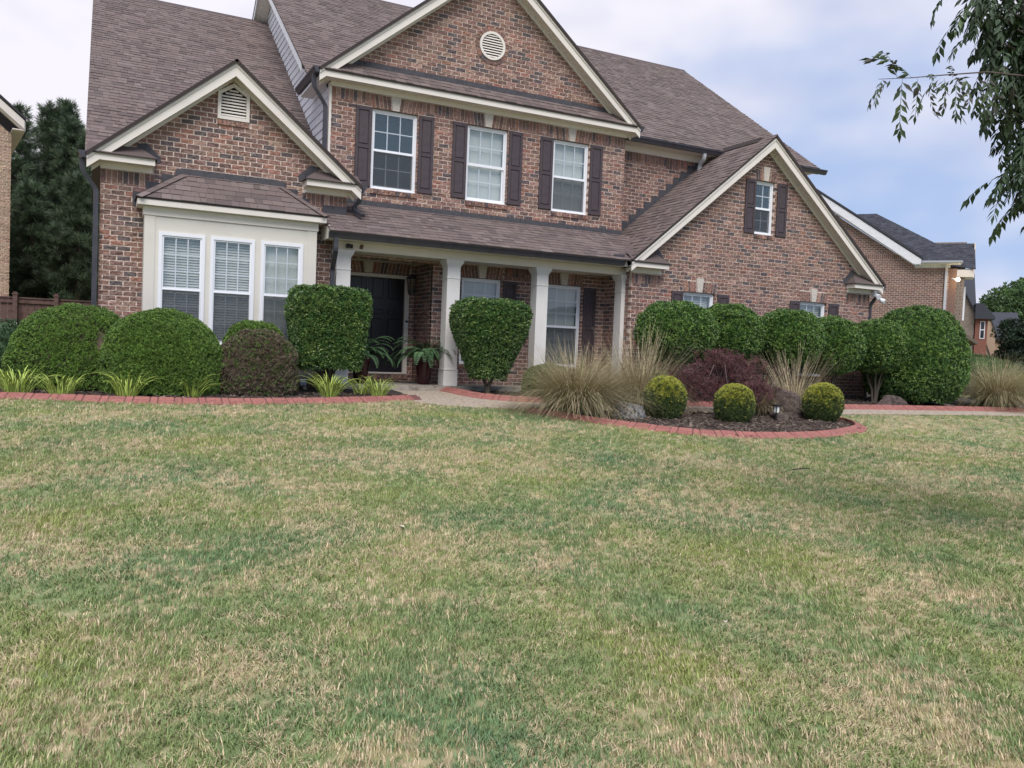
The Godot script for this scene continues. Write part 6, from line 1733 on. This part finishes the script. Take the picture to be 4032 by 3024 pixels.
func build_materials() -> void:
	var g1 := grain(1, 0.02, 0.72, 1.22, 256); var g2 := grain(2, 0.05, 0.80, 1.16, 256, 5)
	var n1 := relief(3, 0.05, 3.0); var n2 := relief(4, 0.12, 5.0)
	M.mortar = mat(lin(0.70, 0.575, 0.50), 0.95, grain(2, 0.02, 0.80, 1.14, 512, 5), 0.6, n2, 0.6)
	M.brick = mat(Color.WHITE, 0.92, brick_stain(), 0.42, n2, 0.7)
	M.brick_plain = mat(lin(0.25, 0.14, 0.11), 0.92, g2, 2.0)
	M.tan_plain = mat(lin(0.42, 0.30, 0.21), 0.92, g2, 2.0)
	M.brown_plain = mat(lin(0.22, 0.14, 0.115), 0.92, g2, 2.0)
	M.red_brick_plain = mat(lin(0.24, 0.10, 0.075), 0.92, g2, 3.0)
	M.stone = mat(lin(0.30, 0.25, 0.21), 0.92, grain(61, 0.03, 0.4, 1.5, 256, 3), 1.6, n2, 1.0)
	M.slate = mat(lin(0.05, 0.055, 0.07), 0.9, g2, 2.5)
	M.keystone = mat(lin(0.60, 0.55, 0.49), 0.9, g2, 2.0, n1, 0.3)
	M.rust = mat(lin(0.10, 0.055, 0.045), 0.9, g2, 4.0)
	M.shingle = mat(Color.WHITE, 0.97, grain(8, 0.25, 0.72, 1.32, 256, 3), 2.2, n2, 0.8)
	M.deck = mat(lin(0.05, 0.04, 0.04), 0.95)
	M.trim = mat(lin(0.74, 0.695, 0.635), 0.6, grain(9, 0.008, 0.97, 1.03, 256, 4), 0.6)
	M.trim_white = mat(lin(0.74, 0.76, 0.80), 0.55, grain(10, 0.012, 0.93, 1.05, 256, 4), 1.3)
	M.siding = mat(lin(0.74, 0.76, 0.81), 0.5, grain(10, 0.02, 0.94, 1.05, 256, 4), 1.0)
	M.bay = mat(lin(0.66, 0.635, 0.575), 0.65, grain(12, 0.008, 0.975, 1.025, 256, 4), 0.6)
	M.column = mat(lin(0.74, 0.725, 0.69), 0.55, grain(13, 0.008, 0.97, 1.03, 256, 4), 0.6)
	M.vinyl = mat(lin(0.80, 0.82, 0.86), 0.4)
	M.blind = mat(lin(0.60, 0.645, 0.61), 0.7)
	M.curtain = mat(lin(0.62, 0.65, 0.62), 0.85)
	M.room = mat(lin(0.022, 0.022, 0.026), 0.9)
	var gl := mat(Color(0.55, 0.66, 0.70, 0.10), 0.02); gl.transparency = BaseMaterial3D.TRANSPARENCY_ALPHA; gl.metallic_specular = 0.9
	M.glass = gl
	var sc := mat(Color(0.30, 0.32, 0.34, 0.34), 0.7); sc.transparency = BaseMaterial3D.TRANSPARENCY_ALPHA
	M.screen = sc
	M.dark_glass = mat(lin(0.03, 0.035, 0.04), 0.08)
	M.shutter = mat(lin(0.064, 0.047, 0.053), 0.55, grain(14, 0.02, 0.88, 1.1, 256, 4), 1.5)
	M.gutter = mat(lin(0.050, 0.050, 0.062), 0.42, grain(15, 0.012, 0.85, 1.12, 256, 4), 1.0)
	M.metal_pale = mat(lin(0.46, 0.48, 0.52), 0.4)
	M.flashing = mat(lin(0.062, 0.062, 0.072), 0.75, grain(16, 0.02, 0.75, 1.25, 256, 4), 1.5)
	M.door = mat(lin(0.014, 0.013, 0.019), 0.35)
	M.door_edge = mat(lin(0.10, 0.10, 0.11), 0.5)
	M.concrete = mat(lin(0.34, 0.31, 0.27), 0.9, grain(18, 0.02, 0.65, 1.2, 256, 5), 1.2, n2, 0.4)
	M.path = mat(lin(0.46, 0.385, 0.30), 0.92, grain(19, 0.035, 0.74, 1.16, 512, 5), 0.5, n2, 0.5)
	M.kerb = mat(lin(0.36, 0.142, 0.118), 0.85, grain(20, 0.04, 0.72, 1.25, 256, 5), 2.0, n2, 0.5)
	M.kerb_joint = mat(lin(0.17, 0.075, 0.065), 0.9, g2, 2.0)
	M.mulch = mat(lin(0.060, 0.046, 0.038), 0.97, grain(21, 0.06, 0.4, 1.6, 512, 5), 1.3, n2, 1.6)
	M.chip = mat(Color.WHITE, 0.95)
	M.glaze = mat(lin(0.036, 0.006, 0.010), 0.22)
	M.mat_coir = mat(lin(0.16, 0.09, 0.055), 0.95, g2, 5.0)
	M.black = mat(lin(0.016, 0.016, 0.018), 0.45)
	M.panel = mat(lin(0.02, 0.025, 0.045), 0.2)
	M.frosted = mat(lin(0.72, 0.74, 0.70), 0.5)
	var sm := mat(Color(0.10, 0.11, 0.13, 0.35), 0.05); sm.transparency = BaseMaterial3D.TRANSPARENCY_ALPHA; M.smoked = sm
	M.rock_brown = mat(lin(0.135, 0.100, 0.090), 0.95, grain(22, 0.014, 0.35, 1.5, 512, 5), 1.1, n2, 1.4)
	M.rock_pale = mat(lin(0.40, 0.395, 0.41), 0.9, grain(23, 0.018, -0.35, 2.0, 512, 5), 1.5, n2, 1.2)
	M.bark = mat(Color.WHITE, 0.95, g2, 4.0)
	M.twig = mat(Color.WHITE, 0.98)
	M.fence = mat(lin(0.115, 0.070, 0.062), 0.9, grain(24, 0.02, 0.75, 1.2, 256, 4), 1.2)
	M.straw = leafy(0.75, 0.25)
	M.leaf_matt = leafy(0.6, 0.25)
	M.leaf_gloss = leafy(0.33, 0.2)
	var gw := mat(Color.WHITE, 0.5); gw.emission_enabled = true; gw.emission = Color(1.0, 0.9, 0.72); gw.emission_energy_multiplier = 3.0
	M.glow = gw
	# lawn soil and thatch under the blades: green and straw in patches
	var im := Image.create(512, 512, false, Image.FORMAT_RGB8)
	var a := fbm(31, 0.012, 5).get_seamless_image(512, 512); var b := fbm(32, 0.09, 4).get_seamless_image(512, 512)
	for y in 512:
		for x in 512:
			var t := clampf((a.get_pixel(x, y).r - 0.5) * 2.2 + 0.45 + (b.get_pixel(x, y).r - 0.5) * 0.9, 0, 1)
			im.set_pixel(x, y, lin(lerpf(0.16, 0.40, t), lerpf(0.225, 0.335, t), lerpf(0.09, 0.20, t)))
	M.lawn = mat(Color.WHITE, 0.97, ImageTexture.create_from_image(im), 0.22)
	# shared plant meshes
	M.box_sprig = sprig(16, 0.022, 0.021, 0.012, M.leaf_matt, 1)
	M.holly_sprig = sprig(9, 0.024, 0.048, 0.025, M.leaf_gloss, 2)
	M.yew_sprig = sprig(10, 0.013, 0.036, 0.012, M.leaf_matt, 3)
	M.mid_sprig = sprig(9, 0.06, 0.11, 0.05, M.leaf_matt, 4)
	M.big_sprig = sprig(12, 0.20, 0.26, 0.14, M.leaf_matt, 5)
	M.needles = sprig(22, 0.06, 0.26, 0.022, M.leaf_matt, 6)
	M.lace = sprig(9, 0.012, 0.075, 0.007, M.leaf_matt, 7)
	M.straps = []
	for i in 6:
		var t := 0.85 + 0.07 * i
		M.straps.append(strap(0.28 + 0.03 * i, 0.0135, 0.55 + 0.26 * i, 6, M.leaf_matt, Color(0.36 * t, 0.46 * t, 0.095 * t)))
	M.fronds = []
	for i in 4: M.fronds.append(frond_mesh(40 + i, M.leaf_matt))
	M.spray = spray_mesh(1, M.leaf_matt, [Color(1, 1, 1), Color(0.8, 0.8, 0.8), Color(1.2, 1.2, 1.2)])
	M.sprays_near = []
	for i in 4: M.sprays_near.append(spray_mesh(20 + i, M.leaf_matt, [Color(0.05, 0.08, 0.038), Color(0.075, 0.11, 0.045), Color(0.06, 0.06, 0.05)], 0.28))
	M.tuft = tuft_mesh(1, 10, 0.026, 0.029, M.leaf_matt)
	M.tuft2 = tuft_mesh(2, 10, 0.026, 0.030, M.straw)
	var gb := BoxMesh.new(); gb.size = Vector3.ONE; gb.material = M.glass
	glass_box = gb

func _ready() -> void:
	rng.seed = 20240611
	# camera, sky, sun, exposure
	var cam := Camera3D.new(); cam.name = "camera"; add_child(cam)
	cam.fov = 49.33; cam.near = 0.05; cam.far = 2000.0
	cam.transform = Transform3D(Basis(Vector3(0.8957, 0.0404, 0.4429), Vector3(-0.0184, 0.9984, -0.0538), Vector3(-0.4443, 0.0401, 0.8950)).orthonormalized(), cam_at)
	cam.current = true
	var env := Environment.new()
	env.background_mode = Environment.BG_SKY
	var sk := Sky.new(); var pm := PanoramaSkyMaterial.new(); pm.panorama = sky_picture(); sk.sky_material = pm; env.sky = sk
	env.background_energy_multiplier = 1.0
	env.tonemap_mode = Environment.TONE_MAPPER_LINEAR
	env.tonemap_exposure = 2.08
	env.sdfgi_enabled = true; env.ssao_enabled = true; env.ssil_enabled = true
	var we := WorldEnvironment.new(); we.name = "environment"; we.environment = env; add_child(we)
	var sun := DirectionalLight3D.new(); sun.name = "sun"; add_child(sun)
	sun.light_energy = 0.5; sun.light_color = Color(1.0, 0.97, 0.94); sun.light_angular_distance = 40.0; sun.shadow_enabled = true
	sun.look_at_from_position(Vector3(-3, 11, 8.5), Vector3.ZERO)
	build_materials()
	patchy = fbm(51, 0.42, 4); patchy2 = fbm(52, 1.9, 3)
	build_house()
	build_garden()
	build_neighbours()
	build_lawn()
